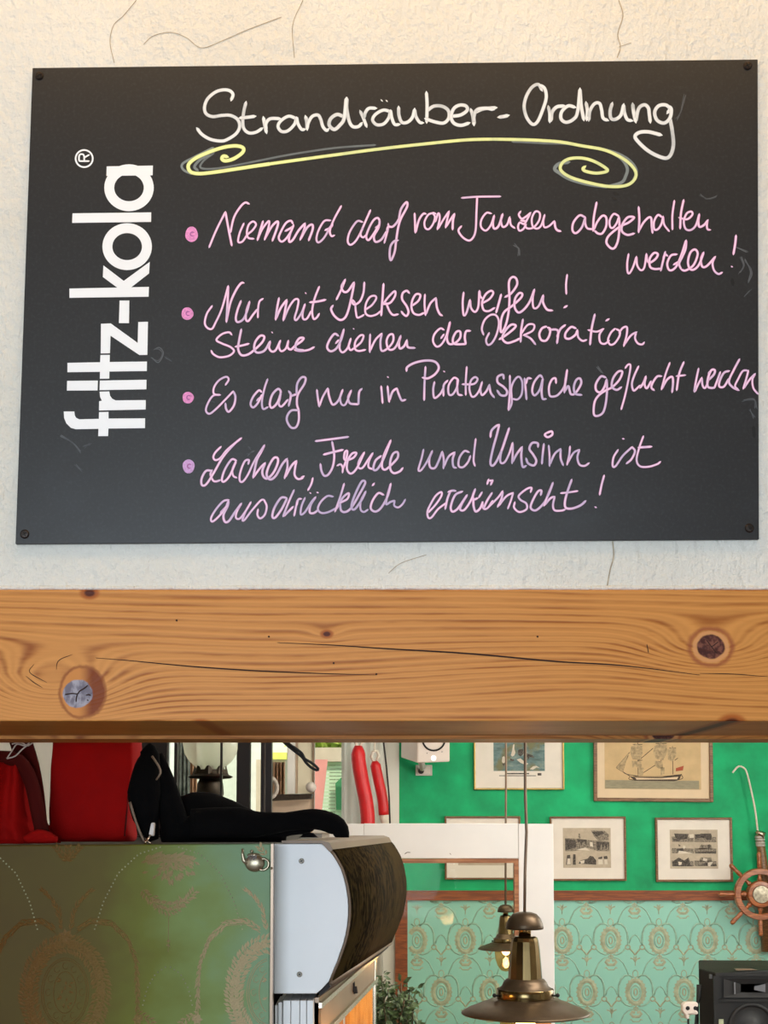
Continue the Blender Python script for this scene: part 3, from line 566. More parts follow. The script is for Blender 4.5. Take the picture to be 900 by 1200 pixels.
def add_words(lst, title):
    k = 0; prev = None; mb = None; outl = []
    for it in lst:
        if title: wd, ox, oy, sc, s = it; fd = .12
        else: wd, ox, oy, sc, fd, s = it
        if wd != prev:
            mb = MB(); outl.append((wd, mb)); prev = wd
        for st in px(s, ox, oy, sc):
            k += 1; lay = .00004*(k % 9)
            r0 = random.uniform(-.15, .15)
            if title:
                ribbon(mb, st, random.uniform(3.9, 4.5), BF-.0004, lay, lambda u, r0=r0: .12+r0+.25*math.sin(u*5+r0*9))
            else:
                ribbon(mb, st, random.uniform(2.45, 2.9), BF-.0004, lay, lambda u, fd=fd, r0=r0: fd+r0+.18*math.sin(u*7+r0*20), step=.8)
    return outl
for wd, mb in add_words(TITLE, True): build('title_word' if wd != 'hyphen' else 'hyphen_stroke', mb, M['ink_white'], board)
for wd, mb in add_words(TEXT, False): build('handwritten_word' if len(wd) < 16 or wd == 'x' else 'exclamation_mark', mb, M['ink_pink'], board)
# flourish under the title
g_ = MB()
ribbon(g_, [(251,179),(238,189),(236,197),(257,197),(300,189),(330,183),(363,177.5),(397,173),(440,170)], 2.6, BF-.0003, 0, .7)
ribbon(g_, [(250,173),(228,184),(214,192),(215,199),(225,204)], 3, BF-.0003, .00002, .2)
ribbon(g_, [(247,182),(236,186),(228,195),(232,200)], 3.5, BF-.0003, .00003, .5)
ribbon(g_, [(700,173),(722,179),(738,188),(746,200),(742,211)], 3, BF-.0003, .00002, .4)
ribbon(g_, [(712,176),(728,186),(735,197),(733,207),(728,214),(712,219)], 4, BF-.0003, .00004, .3)
ribbon(g_, [(667,190),(655,192),(650,198),(656,203),(668,210),(690,216),(712,219)], 4.5, BF-.0003, .00005, .3)
ribbon(g_, [(600,166),(640,168),(665,169),(690,173)], 2.5, BF-.0003, .00006, .6)
build('underline_flourish', g_, M['ink_grey'], board, label='faint grey double of the yellow underline')['kind'] = 'stuff'
y_ = MB()
ribbon(y_, [(267,184),(262,183),(260,186),(264,188.5),(274,186),(284,179),(285,173.5),(277,171),(263,172.5),(247,177.5),(230,185),(221,193),(223,201),(233,203.5),(250,202),(277,198),(310,193),(360,186),(397,181),(430,176.5),(463,172.5),(500,168.5),(540,164.5),(567,163.3),(600,163.5),(630,164.5),(657,166.5),(682,171),(707,175.5),(725,183),(738,192),(745,202),(743,211),(733,217.5),(713,218.5),(687,213.5),(667,207),(657,199),(659,191),(668,186),(683,185.5),(698,190),(712,199.5),(700,203),(687,201),(683,198),(686,195)], 4.0, BF-.0004, .0001, lambda u: .05 if u < .3 else .35, taper=lambda u: 1.1 if u < .25 else .95)
build('underline_flourish', y_, M['ink_yellow'], board, label='pale yellow underline curling into a spiral at each end')
# bullets
for i, (x_, y_, rx, ry) in enumerate(((224.5, 274.5, 7.4, 9), (219.5, 367.5, 7, 7.4), (220.3, 466, 6.6, 6.8), (221, 546.5, 7, 8.2))):
    pts = [at(x_+rx*math.cos(a)*(1+.05*math.sin(3*a+i)), y_+ry*math.sin(a), BF-.0004) for a in [2*math.pi*k/28 for k in range(28)]]
    bd = build('bullet_dot', MB().prism(pts, .0003), M['bullet'] if i < 3 else M['bullet_lilac'], board)
    q = MB(); ribbon(q, [(x_+3, y_-2), (x_, y_-2.5), (x_-1.5, y_), (x_, y_+2), (x_+2.5, y_+2)], 1.3, BF-.0005); build('bullet_swirl', q, M['bullet_dark'], bd)
# wiped chalk marks
q = MB()
for st in px('868,300 872,312 866,320;874,305 880,318 876,330;862,288 876,296;870,470 884,468 886,478;878,480 884,490;803,110 798,130 792,140;602,286 608,292 608,299;248,470 250,472;820,228 830,234 840,230;72,510 85,518 95,530;98,524 106,520;88,545 96,552;872,348 880,340;700,430 706,437;290,524 293,526;290,533 297,529;180,410 186,408 190,414 186,424 178,420;194,418 202,424;120,440 118,455 122,470'):
    for j in range(3): ribbon(q, [(a+random.uniform(-1.5, 1.5), b+random.uniform(-1.5, 1.5)) for a, b in st], random.uniform(.6, 1.6), BF-.00025, .00001*j, random.random())
build('chalk_smudge', q, M['ink_smudge'], board, label='faint grey traces of wiped chalk')['kind'] = 'stuff'
q = MB()
for st in px('718,232 722,234;719,226 724,228;858,327 859,334;883,500 884,512'): ribbon(q, st, 4, BF-.0003)
build('scrape_mark', q, M['black'], board, label='small black scraped spots')['kind'] = 'stuff'
# ================================================================ DAMASK MOTIF (shared by the far wallpaper and the near brocade panel)
def ellp(cx, cy, rx, ry, a0=0, a1=360, n=24): return [(cx+rx*math.cos(R(a0+(a1-a0)*i/n)), cy+ry*math.sin(R(a0+(a1-a0)*i/n))) for i in range(n+1)]
def resamp(P, step):
    out = [P[0]]; acc = 0
    for a, b in zip(P, P[1:]):
        d = math.dist(a, b)
        while acc+d >= step:
            t_ = (step-acc)/d; a = (a[0]+(b[0]-a[0])*t_, a[1]+(b[1]-a[1])*t_); out.append(a); d = math.dist(a, b); acc = 0
        acc += d
    return out
ARCL = [(.05,-.30),(.12,-.345),(.22,-.335),(.30,-.26),(.345,-.14),(.355,.02),(.35,.10)]
SCR = [(.35,.10),(.42,.13),(.46,.20),(.5,.27)]
SWAG = [(-.13,.56),(-.08,.62),(0,.64),(.08,.62),(.13,.56)]
def cp(P, sx=1, dx=0, dy=0): return [(p[0]*sx+dx, p[1]+dy) for p in P]
def motif(hi, plane, S, cx, cz, T, clip, B=None, T2=None):
    """T: line builder mesh, B: bead builder; (cx, cz) medallion centre; clip(x,z) keeps points inside"""
    def W(p, o=0): return Vector((cx+p[0]*S, plane-o, cz-p[1]*S))
    def inside(v): return clip(v.x, v.z)
    def line(P, wd, h=.0012, T=T):
        P = [W(p) for p in P]; seg = []
        for p in P+[None]:
            if p is not None and inside(p): seg.append(p)
            else:
                if len(seg) > 1: T.tube(seg, [wd*S/2]*len(seg), 4, flat=min(1, h/(wd*S/2)))
                seg = []
    def leaf(p, ang, ln, wd):
        c = W(p)
        if not inside(c): return
        d = Vector((math.cos(ang), 0, -math.sin(ang))); n_ = Vector((d.z, 0, -d.x)); L_ = ln*S; w_ = wd*S
        up = Vector((0, -.0011, 0))
        T.add([c, c+d*L_*.5+n_*w_, c+d*L_, c+d*L_*.5-n_*w_, c+d*L_*.5+up], [(0,1,4), (1,2,4), (2,3,4), (3,0,4)])
    def leaves(P, step, ln, wd, spread=.6):
        q = resamp(P, step)
        for i in range(len(q)-1):
            a = math.atan2(q[i+1][1]-q[i][1], q[i+1][0]-q[i][0])
            for s_ in (-1, 1): leaf(q[i], a+s_*spread+random.uniform(-.15, .15), ln*random.uniform(.8, 1.2), wd)
    def beads(P, step, r):
        for p in resamp(P, step):
            c = W(p)
            if inside(c): B.ball(c, r*S, 6, 4, (1, .6, 1))
    if hi:
        ring = ellp(0, 0, .175, .235, n=40)
        for k in range(3): leaves(ellp(0, 0, .155+.022*k, .215+.022*k, 7*k, 360+7*k, n=60), .018, .036, .008, .9)
        for q in resamp(ring, .10):
            for k in range(6): leaf(q, k*math.pi/3+.2, .03, .009)
        for rx, ry in ((.115, .165), (.105, .155), (.055, .10)): line(ellp(0, 0, rx, ry, n=36), .004, .0006)
        for k in range(12):
            a = 2*math.pi*k/12; line(ellp(.082*math.cos(a), .128*math.sin(a), .013, .016, 20, 300, 10), .003, .0005)
        for k in range(16): leaf((.02*math.cos(k), .06*math.sin(k*1.7)), k, .025, .006)
        for s_ in (-1, 1):
            leaves(cp(ARCL, s_), .028, .042, .006, .28); line(cp(ARCL, s_, 0, -.012), .004, .0006); line(cp(ARCL, s_, 0, .014), .004, .0006)
            leaves(cp(SCR, s_), .022, .03, .006, .8); line(cp(SCR, s_), .004, .0006)
            for k in range(6): leaf((s_*.355, .13), k*math.pi/3, .028, .010)
            leaves(cp([(.35,.16),(.27,.22),(.18,.26),(.08,.27)], s_), .022, .032, .007)
            leaves(cp([(.02,-.30),(.04,-.40),(.08,-.46),(.13,-.50)], s_), .026, .04, .006, .25)
            beads(cp([(.36,.75),(.32,.62),(.25,.48),(.15,.385),(.04,.35)], s_), .020, .0042)
            beads(cp([(.38,.06),(.40,-.02),(.44,-.09),(.5,-.13)], s_), .022, .0040)
            leaves(cp([(.5,.42),(.5,.36),(.5,.30)], s_), .02, .03, .006); 
            for k in (-.7, 0, .7): leaves([(s_*.5, .42), (s_*.5+k*.11, .33)], .02, .03, .006)
        for k in range(7): leaf((0, -.27), k*.9, .04, .011)
        for j in range(70):
            a = random.uniform(0, math.pi); r_ = random.uniform(.01, .12); leaf((r_*1.05*math.cos(a), .41+r_*.9*math.sin(a)), a+random.uniform(-.5, .5), .034, .008)
        leaves([(-.12,.42),(-.05,.40),(0,.41),(.05,.40),(.12,.42)], .012, .04, .009)
        leaves(SWAG, .016, .034, .007, .8); leaves(cp(SWAG, .6, 0, .03), .016, .03, .006, .9); line([(0,.66),(0,.86)], .003, .0005)
        leaves([(0, .80), (0, .86)], .02, .02, .004)
    else:
        line(ellp(0, 0, .165, .235, n=22), .095, .0035)
        for q in resamp(ellp(0, 0, .20, .275, n=40), .075): leaf(q, math.atan2(q[1], q[0]), .035, .02)
        line(ellp(0, 0, .09, .14, n=18), .035, .003, T2); line(ellp(0, 0, .035, .07, n=12), .03, .002)
        line(ellp(0, -.37, .055, .075, n=14), .018)
        for s_ in (-1, 1):
            line(cp(ARCL, s_), .040, .003, T2); line(cp(ARCL, s_), .012, .004); line(ellp(s_*.35, .14, .05, .045, n=12), .03)
            line(cp([(.30,.17),(.22,.25),(.12,.29),(.05,.28)], s_), .034, .003, T2); line(cp([(.39,.17),(.45,.23),(.5,.30)], s_), .034, .003)
            line(cp([(.36,.72),(.32,.60),(.25,.46),(.15,.37),(.04,.34)], s_), .026, .003, T2)
            line(cp([(.38,.06),(.41,-.03),(.45,-.09),(.5,-.11)], s_), .026, .003, T2)
            line(cp([(.5,.44),(.46,.38),(.40,.36)], s_), .026); line(cp([(.5,.44),(.47,.32)], s_), .02); line(cp([(.5,.52),(.5,.34)], s_), .018)
            line(cp([(0,.60),(.06,.60),(.10,.55),(.13,.57)], s_), .024)
            line(cp([(.02,.42),(.08,.40),(.11,.44),(.06,.50),(0,.50)], s_), .06)
        line(ellp(0, .34, .05, .03, n=10), .03); line([(0,.30),(0,.38)], .03)

# ================================================================ BACK ROOM: green wall, rail, embossed dado
GY = 8.0
railz0, railz1 = at(700, 1055, GY).z, at(700, 1043.5, GY).z
gx0 = at(468, 1000, GY).x
struct('wall_back', MB().box((gx0, GY, railz1), (3.05, GY+.12, 2.85)), M['green_wall'])
dado = struct('wall_back', MB().box((gx0, GY, 0), (3.05, GY+.12, railz0)), M['wallpaper'])
emb = MB(); emb2 = MB(); S_ = 56.0*mpp(GY); x0, z0 = at(715.7, 1102, GY).x, at(715.7, 1102, GY).z
for row in range(-1, 4):
    for k in range(-6, 7):
        xx = x0+(k+(.5 if row % 2 else 0))*S_; zz = z0-row*59.0*mpp(GY)
        if xx < gx0-.3 or xx > 2.5: continue
        motif(False, GY-.0002, S_, xx, zz, emb, lambda x, z: gx0+.06 < x < 2.9 and z < railz0-.004, None, emb2)
e = build('embossed_pattern', emb, M['emboss_tan'], dado); e['kind'] = 'stuff'
e = build('embossed_relief', emb2, M['emboss'], dado, smooth=True); e['kind'] = 'stuff'
struct('trim_1', MB().box((gx0, GY-.022, railz0), (3.0, GY, railz1)).box((gx0, GY-.028, railz1-.006), (3.0, GY-.022, railz1)), M['rail_wood'])
px0, px1 = at(463, 1100, GY).x, at(477.5, 1100, GY).x
struct('trim_2', MB().box((px0, GY-.03, 0), (px1, GY-.001, railz0)), M['rail_wood'])
# left stretch of the back wall: white, with the bright window
wx = [at(q, 930, GY).x for q in (150, 190, 453, 468)]
wz0 = at(400, 968, GY).z; wz1 = 2.45
struct('wall_back', MB().box((-2.6, GY, 0), (gx0-.001, GY+.12, wz0)).box((-2.6, GY, wz1), (gx0-.001, GY+.12, 2.85)).box((-2.6, GY, wz0), (wx[1], GY+.12, wz1)).box((wx[2], GY, wz0), (gx0-.001, GY+.12, wz1)), M['white_wall'])
win = MB()
def vpost(a, b, y0=GY+.03, y1=GY+.09): 
    xa, xb = at(a, 930, GY).x, at(b, 930, GY).x; win.box((xa, y0, wz0), (xb, y1, wz1))
vpost(190, 196); vpost(336, 345); vpost(400, 412); vpost(449, 453)
win.box((wx[1], GY-.03, wz0-.04), (wx[2], GY+.10, wz0))
win.box((wx[1], GY+.03, wz1-.05), (wx[2], GY+.09, wz1))
struct('window_1', win, M['white_paint'])
w1 = [o for o in D.objects if o.name == 'window_1'][0]
for a, b in ((196, 336), (345, 400), (412, 449)):
    xa, xb = at(a, 930, GY).x, at(b, 930, GY).x
    build('pane', MB().box((xa, GY+.058, wz0), (xb, GY+.062, wz1-.05)), M['pane'], w1)

# outside
struct('ground', MB().box((-12, 8.3, -.2), (8, 22, -.02)), M['grass'])
hs = thing('neighbouring_house', 'sunlit cream house wall seen outside through the far left window', 'house', (-3, 14, 0))
build('house_wall', MB().box((-9, 14, 0), (1.0, 14.4, 2.62)), M['ext_white'], hs)
a = at(318, 890, 13.9); b = at(336, 882, 13.9)
build('yellow_ledge', MB().box((a.x-.02, 13.86, a.z), (b.x, 13.99, b.z)), simple('ledge_yellow', rgb(236, 232, 110), .6), hs)
build('tan_wall_panel', MB().box((at(300,900,13.9).x, 13.92, 0), (at(334,900,13.9).x, 13.99, a.z)), M['ext_tan'], hs)
sh = thing('slatted_fence', 'pale green slatted fence outside behind the open window', 'fence', (at(390, 930, 10).x, 10, 0))
for k in range(34):
    z1_ = at(390, 893+k*4.2, 10).z; 
    if z1_ < .7: break
    build('slat', MB().box((at(366, 930, 10).x, 10, z1_-.022), (at(401, 930, 10).x, 10.018, z1_)), M['slat_green'], sh)
build('post', MB().box((at(366, 930, 10).x, 10.02, -.02), (at(366, 930, 10).x+.05, 10.06, at(390, 892, 10).z)), M['ext_white'], sh)
build('post', MB().box((at(401, 930, 10).x-.05, 10.02, -.02), (at(401, 930, 10).x, 10.06, at(390, 892, 10).z)), M['ext_white'], sh)
pk = thing('red_awning_pole', 'pale red slanting strip in front of the slatted fence outside', 'pole', (at(375, 1000, 9.8).x, 9.8, 0))
build('strip', MB().prism([at(369, 890, 9.8), at(384, 890, 9.8), at(376, 960, 9.8), at(372, 1225, 9.8), at(366, 1225, 9.8)], .03), M['ext_red'], pk)
sg = MB().prism([at(393, 918, 9.975), at(400, 911, 9.975), at(401, 949, 9.975), at(394, 949, 9.975)], .0245)
tag(build('green_board', sg, M['ext_green'], origin=at(397, 949, 9.85)), 'small dark green board fixed on the pale slatted fence', 'board')
aw = MB().pbox(369, 876, 400, 892.4, 9.95, 10.15)
tag(build('garden_box', aw, M['ext_tan'], origin=at(385, 889, 9.6)), 'beige box on top of the slatted fence outside', 'box')
tr = thing('garden_tree', 'yellow-green sunlit foliage above the beige box outside', 'tree', (-.45, 12.5, 0))
build('trunk', MB().tube([(-.45, 12.5, -.05), (-.45, 12.5, 1.6), (-.45, 12.5, 2.4)], [.07, .06, .04], 8), M['stem'], tr)
q = MB()
for i in range(900):
    c = Vector((-.45+random.gauss(0, .17), 12.5+random.gauss(0, .2), 2.55+random.gauss(0, .2))); d = Vector((random.gauss(0,1), random.gauss(0,1), random.gauss(0,1))).normalized(); n_ = d.orthogonal().normalized()*.04
    q.add([c-d*.09, c+n_, c+d*.09, c-n_], [(0,1,2,3)])
o = build('foliage', q, M['leaf_pale'], tr); o['kind'] = 'stuff'

# curtains and casement at the window
def drape(name, xa, xb, ztop_, zb, Y, amp, folds, mat, parent=None):
    mb = MB(); n = 40; v = []
    for i in range(n+1):
        u = i/n; x = xa+(xb-xa)*u; y = Y+amp*math.sin(u*folds*2*math.pi)
        v += [(x, y, zb), (x, y, ztop_)]
    mb.add(v, [(2*i, 2*i+2, 2*i+3, 2*i+1) for i in range(n)])
    return build(name, mb, mat, parent, smooth=True, solid=.004, origin=None if parent else ((xa+xb)/2, Y, zb))
def cx(p, Y): return at(p, 930, Y).x
cb = drape('patterned_curtain', cx(208, 7.8), cx(222, 7.8), 2.795, .9, 7.8, .02, 3, M['curtain_blue']); tag(cb, 'narrow blue-grey curtain left of the glass lamp globe', 'curtain')
ct = drape('tan_curtain', cx(222.5, 7.82), cx(231, 7.82), 2.795, .9, 7.82, .012, 2, M['curtain_tan']); tag(ct, 'narrow tan curtain behind the lamp globe', 'curtain')
cw = drape('tan_curtain', cx(318, 7.9), cx(334, 7.9), at(320, 893, 7.9).z, .9, 7.9, .02, 4, M['curtain_tan']); tag(cw, 'short tan cafe curtain under the yellow ledge', 'curtain')
wc = drape('white_curtain', cx(403, 7.86), cx(449, 7.86), 2.795, .01, 7.86, .005, 4, M['net']); tag(wc, 'white net curtain hanging behind the red fenders', 'curtain')
cs = thing('window_casement', 'cream casement wing standing ajar beside a white round knob', 'window', (cx(355, 7.6), 7.6, at(355, 938, 7.6).z))
zc0, zc1 = at(355, 930, 7.6).z, 2.4
build('stile', MB().box((cx(337, 7.6), 7.6, zc0), (cx(345.5, 7.6), 7.65, zc1)), M['white_paint'], cs)
build('stile', MB().box((cx(346, 7.6), 7.61, zc0), (cx(349, 7.6), 7.65, zc1)), M['ext_tan'], cs)
build('panel', MB().box((cx(349, 7.6), 7.6, zc0), (cx(366, 7.6), 7.64, zc1)), M['cream_paint'], cs)
build('edge_strip', MB().box((cx(366, 7.6), 7.59, zc0-.2), (cx(368.5, 7.6), 7.65, zc1)), M['steel_tan'], cs)
build('lower_rail', MB().box((cx(317, 7.6), 7.6, zc0-.30), (cx(366, 7.6), 7.65, zc0-.02)), M['ext_tan'], cs)
kb = MB().ball(at(364.5, 922.5, 7.5), 6.2*mpp(7.5), 18, 12); build('knob', kb, M['cone_white'], cs, smooth=True, label='round white knob')
ty = MB().prism([at(317, 938.5, 7.4), at(364, 936, 7.4), at(366, 930, 7.4), at(323, 931, 7.4)], .15)
tag(build('sill_tray', ty, M['old_metal'], origin=at(340, 938, 7.4), bevel=.004), 'low grey-brown tray lying on the window ledge below the round knob', 'tray')
rp = MB()
for k in range(2): rp.tube([at(316+9*math.sin(a)-k, 923+12*math.cos(a), 7.35+.02*k) for a in [math.pi*j/10 for j in range(11)]], .010, 8)
tag(build('rope_coil', rp, M['cord'], origin=at(318, 935, 7.35), smooth=True), 'brownish coil of rope beside the dark post, left of the sill tray', 'rope')

# red fenders hanging in the window
def fender(pth, rpx, Y, lab, low=None):
    t_ = thing('boat_fender', lab, 'boat fender', at(pth[-1][0], pth[-1][1], Y), 'red boat fenders in the window')
    P = smooth_path([at(x_, y_, Y) for x_, y_ in pth], .02); n = len(P)
    rr = [rpx*mpp(Y)*min(1, (min(i/n, 1-i/n)/.10+.35)**.6) for i in range(n)]
    build('float_body', MB().tube(P, rr, 16), M['fender_red'], t_, smooth=True)
    x_, y_ = pth[0]
    build('eye', MB().tube([at(x_-1, y_+1, Y), at(x_-4, y_-5, Y), at(x_-2, y_-11, Y), at(x_+3, y_-12, Y), at(x_+5, y_-6, Y), at(x_+2, y_+1, Y)], .009, 8), M['rope_white'], t_, smooth=True, label='white eye of the fender')
    build('cord', MB().tube([at(x_, y_-11, Y), Vector((at(x_, y_, Y).x, Y, 2.799))], .006, 6), M['rope_white'], t_)
    return t_
fender([(420, 874), (420, 890), (424, 915), (429, 940), (431, 962), (430, 985)], 8.4, 7.66, 'thicker red boat fender, left one of the pair in the window')
f2 = fender([(439, 892), (443, 912), (448, 935), (450, 955)], 6.2, 7.7, 'slimmer red boat fender with white lower end, right one of the pair')
build('lower_end', MB().tube([at(450, 955, 7.7), at(451, 961, 7.7), at(451, 972, 7.7)], [.027, .026, .012], 14), M['rope_white'], f2, smooth=True, label='white end cap')
tag(build('hanging_cord', MB().tube([Vector((at(449, 866, 7.62).x, 7.62, 2.799)), at(449, 866, 7.62), at(453, 900, 7.62), at(456, 935, 7.62), at(457, 965, 7.62)], .005, 6), M['dark_wood'], origin=at(456, 965, 7.68)), 'thin dark cord hanging at the right of the two red fenders', 'cord')

# ================================================================ framed pictures
def frame(name, lab, x0, y0, x1, y1, bw, mat_f, mat_m, tilt=0, grp='framed pictures on the green wall'):
    c = (at((x0+x1)/2, y1, GY)); t_ = thing(name, lab, 'picture', (c.x, GY-.001, c.z), grp)
    t_.rotation_euler = (0, R(tilt), 0)
    FY = GY-.026
    a = at(x0, y1, FY); b = at(x1, y0, FY); w_ = bw*mpp(FY)
    for nm, p, q in (('l', (a.x, a.z), (a.x+w_, b.z)), ('r', (b.x-w_, a.z), (b.x, b.z)), ('b', (a.x+w_, a.z), (b.x-w_, a.z+w_)), ('t', (a.x+w_, b.z-w_), (b.x-w_, b.z))):
        build('frame_bar', MB().box((p[0], FY, p[1]), (q[0], GY-.002, q[1])), mat_f, t_, bevel=.003)
    build('mat_board', MB().box((a.x+w_, FY+.012, a.z+w_), (b.x-w_, FY+.018, b.z-w_)), mat_m, t_)
    return t_, FY+.0118
def flat(t_, Y, name, x0, y0, x1, y1, mat, th=.0006): return build(name, MB().pbox(x0, y0, x1, y1, Y-th, Y), mat, t_)
def blobs(t_, Y, name, mat, polys, par=None):
    mb = MB()
    for P in polys: mb.prism([at(x_, y_, Y) for x_, y_ in P], .0003)
    o = build(name, mb, mat, par or t_)
    if len(polys) > 1: o['kind'] = 'stuff'
    return o
def P6(s, ox, oy, k): return px(s, ox, oy, k)
# sea painting, upper left
t1, Y1 = frame('framed_picture', 'gold-framed sea painting with white mat hanging highest, crossed by the lamp cables', 555.5, 770, 660, 925.5, 2.0, M['gold'], M['mat_board'])
flat(t1, Y1, 'print_sheet', 577, 790, 638.5, 911, M['mat_board']); pr = flat(t1, Y1-.0007, 'painting', 578.5, 800, 637.5, 903.5, M['seascape'])
blobs(t1, Y1-.0016, 'painted_bird', M['engrave_light'], P6('285,240 290,205 305,195 318,215 312,250 295,262;365,185 375,150 385,95 398,90 395,130 405,165 395,190 375,200;470,160 480,140 488,175 478,190;415,225 450,215 480,240 520,262 500,275 450,255;530,310 560,285 590,280 620,300 590,295 560,315', 550, 860, 7.5), pr)
blobs(t1, Y1-.0016, 'painted_wave', M['engrave_dark'], P6('430,140 470,130 480,170 450,200 425,180;505,170 560,190 570,210 530,205 515,230 505,200;360,215 400,230 380,240 360,235;290,180 305,190 298,200;290,255 315,262 305,285 292,275', 550, 860, 7.5), pr)
blobs(t1, Y1-.0009, 'caption_line', M['engrave_dark'], [[(594, 905.8), (620, 905.8), (620, 907.3), (594, 907.3)], [(585, 908.6), (628, 908.6), (628, 909.5), (585, 909.5)], [(630, 906), (634.5, 906), (634.5, 908.8), (630, 908.8)]])
# ship picture
t2, Y2 = frame('framed_picture', 'brown-framed drawing of a three-masted sailing ship on tan paper, hanging slightly crooked', 696, 800, 833.5, 939.5, 4.2, M['frame_wood'], M['mat_beige'], .5)
sh_ = flat(t2, Y2, 'drawing_sheet', 708.5, 815, 819.5, 925, M['ship_paper']); flat(t2, Y2-.0007, 'drawn_sea', 709, 914.5, 819, 924.5, M['ship_sea'])
blobs(t2, Y2-.0016, 'drawn_sail', M['ship_sail'], P6('295,90 330,72 372,85 375,140 360,185 305,180 288,130;460,85 500,65 545,80 548,130 520,185 470,175 450,130;550,110 580,95 610,100 612,150 585,195 555,180;300,190 365,195 372,235 345,240 320,225 305,240;460,190 515,190 520,240 490,245 465,225;190,240 275,140 240,270;345,235 385,240 378,295 345,295;505,230 530,235 530,280 505,290', 690, 860, 6), sh_)
q = MB()
for st in P6('340,50 345,300;503,40 507,290;585,85 590,285;190,240 290,300;285,130 190,240;275,150 240,268 350,300;450,100 340,195;480,210 380,275;375,75 305,75;545,68 465,68;610,98 560,98;375,185 340,190;285,300 310,325 630,320 650,280;310,300 500,300 640,285;315,310 625,308;625,168 600,185', 690, 860, 6): ribbon(q, st, .8, Y2-.0012)
build('drawn_line', q, M['ship_line'], sh_)
blobs(t2, Y2-.0014, 'drawn_hull', M['ship_line'], P6('285,298 320,305 500,306 640,283 652,280 635,322 600,332 320,330', 690, 860, 6), sh_)
blobs(t2, Y2-.0017, 'hull_stripe', M['mat_beige'], P6('325,310 500,312 628,300 620,318 335,322', 690, 860, 6), sh_)
blobs(t2, Y2-.0014, 'drawn_flag', M['ship_red'], P6('610,240 665,222 660,255 610,262', 690, 860, 6), sh_)
q = MB()
for k in range(1, 8): ribbon(q, [(820.6, 800+k), (820.6, 800+k+.5)], .3, Y2-.0002)
# left engraving
t3, Y3 = frame('framed_picture', 'thin-framed engraving of a harbour scene with small figures below, next to the white partition', 645, 956.8, 733.5, 1032.3, 2.3, M['frame_wood'], M['mat_board'])
e3 = flat(t3, Y3, 'print_sheet', 660, 970.3, 715.5, 1017, M['paper'])
blobs(t3, Y3-.0010, 'engraved_tone', M['engrave_mid'], P6('180,345 300,350 420,365 600,375 607,470 500,470 400,440 270,470 182,470;430,272 560,275 600,310 600,365 500,370 460,330;310,300 325,300 330,350 310,350', 640, 940, 8.18), e3)
blobs(t3, Y3-.0014, 'engraved_shadow', M['engrave_dark'], P6('182,350 280,365 290,430 185,465;300,355 390,360 385,425 370,380 350,385 340,420 325,380 305,385;480,380 605,385 605,465 590,400 575,460 560,400 545,460 530,395 510,460 490,460;435,285 540,280 560,300 480,330;200,510 230,505 240,600 190,600;258,500 282,500 285,600 255,600;310,590 330,560 400,540 420,515 450,520 480,560 480,600;500,530 540,520 535,545 500,545;550,520 585,515 590,545 555,545', 640, 940, 8.18), e3)
blobs(t3, Y3-.0018, 'engraved_light', M['engrave_light'], P6('205,540 232,540 236,596 200,596;325,565 370,555 365,585 335,590;500,550 540,548 545,596 500,596;558,550 585,550 590,596 562,596;420,380 445,385 450,430 420,420;290,455 380,435 420,465', 640, 940, 8.18), e3)
# right engraving
t4, Y4 = frame('framed_picture', 'thin-framed engraving sheet of six small boat scenes, left of the ship wheel', 769, 958, 858, 1033.5, 2.6, M['frame_wood'], M['mat_board'])
e4 = flat(t4, Y4, 'print_sheet', 785.5, 972.3, 840.8, 1018, M['paper'])
for j, yy in enumerate((0, 110, 230)):
    blobs(t4, Y4-.0009, 'engraved_tone', M['engrave_mid'], [[(760+a/8.18, 940+(b+yy)/8.18) for a, b in P] for P in [[(222,330),(430,335),(435,382),(225,380)], [(440,330),(650,335),(650,385),(440,382)], [(500,300),(600,300),(610,340),(480,340)]]], e4)
blobs(t4, Y4-.0014, 'engraved_shadow', M['engrave_dark'], P6('245,300 385,305 370,350 310,360 260,345;440,310 600,300 605,360 560,365 540,330 450,350;230,350 310,355 290,375 240,372;285,400 310,420 290,425;270,450 330,440 340,480 280,490;510,400 525,435 510,440;445,475 650,470 645,492 460,490;565,410 590,405 600,470 590,430 570,460;230,570 290,530 340,560 385,530 400,600 430,615 230,615;510,600 560,575 570,612 450,610;600,600 650,590 655,615 600,615', 760, 940, 8.18), e4)
blobs(t4, Y4-.0018, 'engraved_light', M['engrave_light'], P6('390,310 430,305 435,340 395,345;290,465 330,470 430,490 280,495;330,415 355,420 350,445 330,445;285,570 320,575 315,600 290,605;570,580 620,570 590,615 570,612;525,535 565,545 560,570 520,560', 760, 940, 8.18), e4)
# picture behind the partition
t5, Y5 = frame('framed_picture', 'thin-framed print half hidden behind the rail of the white partition', 521.5, 956.5, 610, 1030.8, 2.2, M['frame_wood'], M['mat_board'])
e5 = flat(t5, Y5, 'print_sheet', 537, 969, 592, 1014, M['paper']); blobs(t5, Y5-.001, 'engraved_shadow', M['engrave_dark'], [[(540, 973), (590, 973), (590, 990), (540, 992)], [(540, 995), (588, 995), (588, 1011), (540, 1011)]], e5)
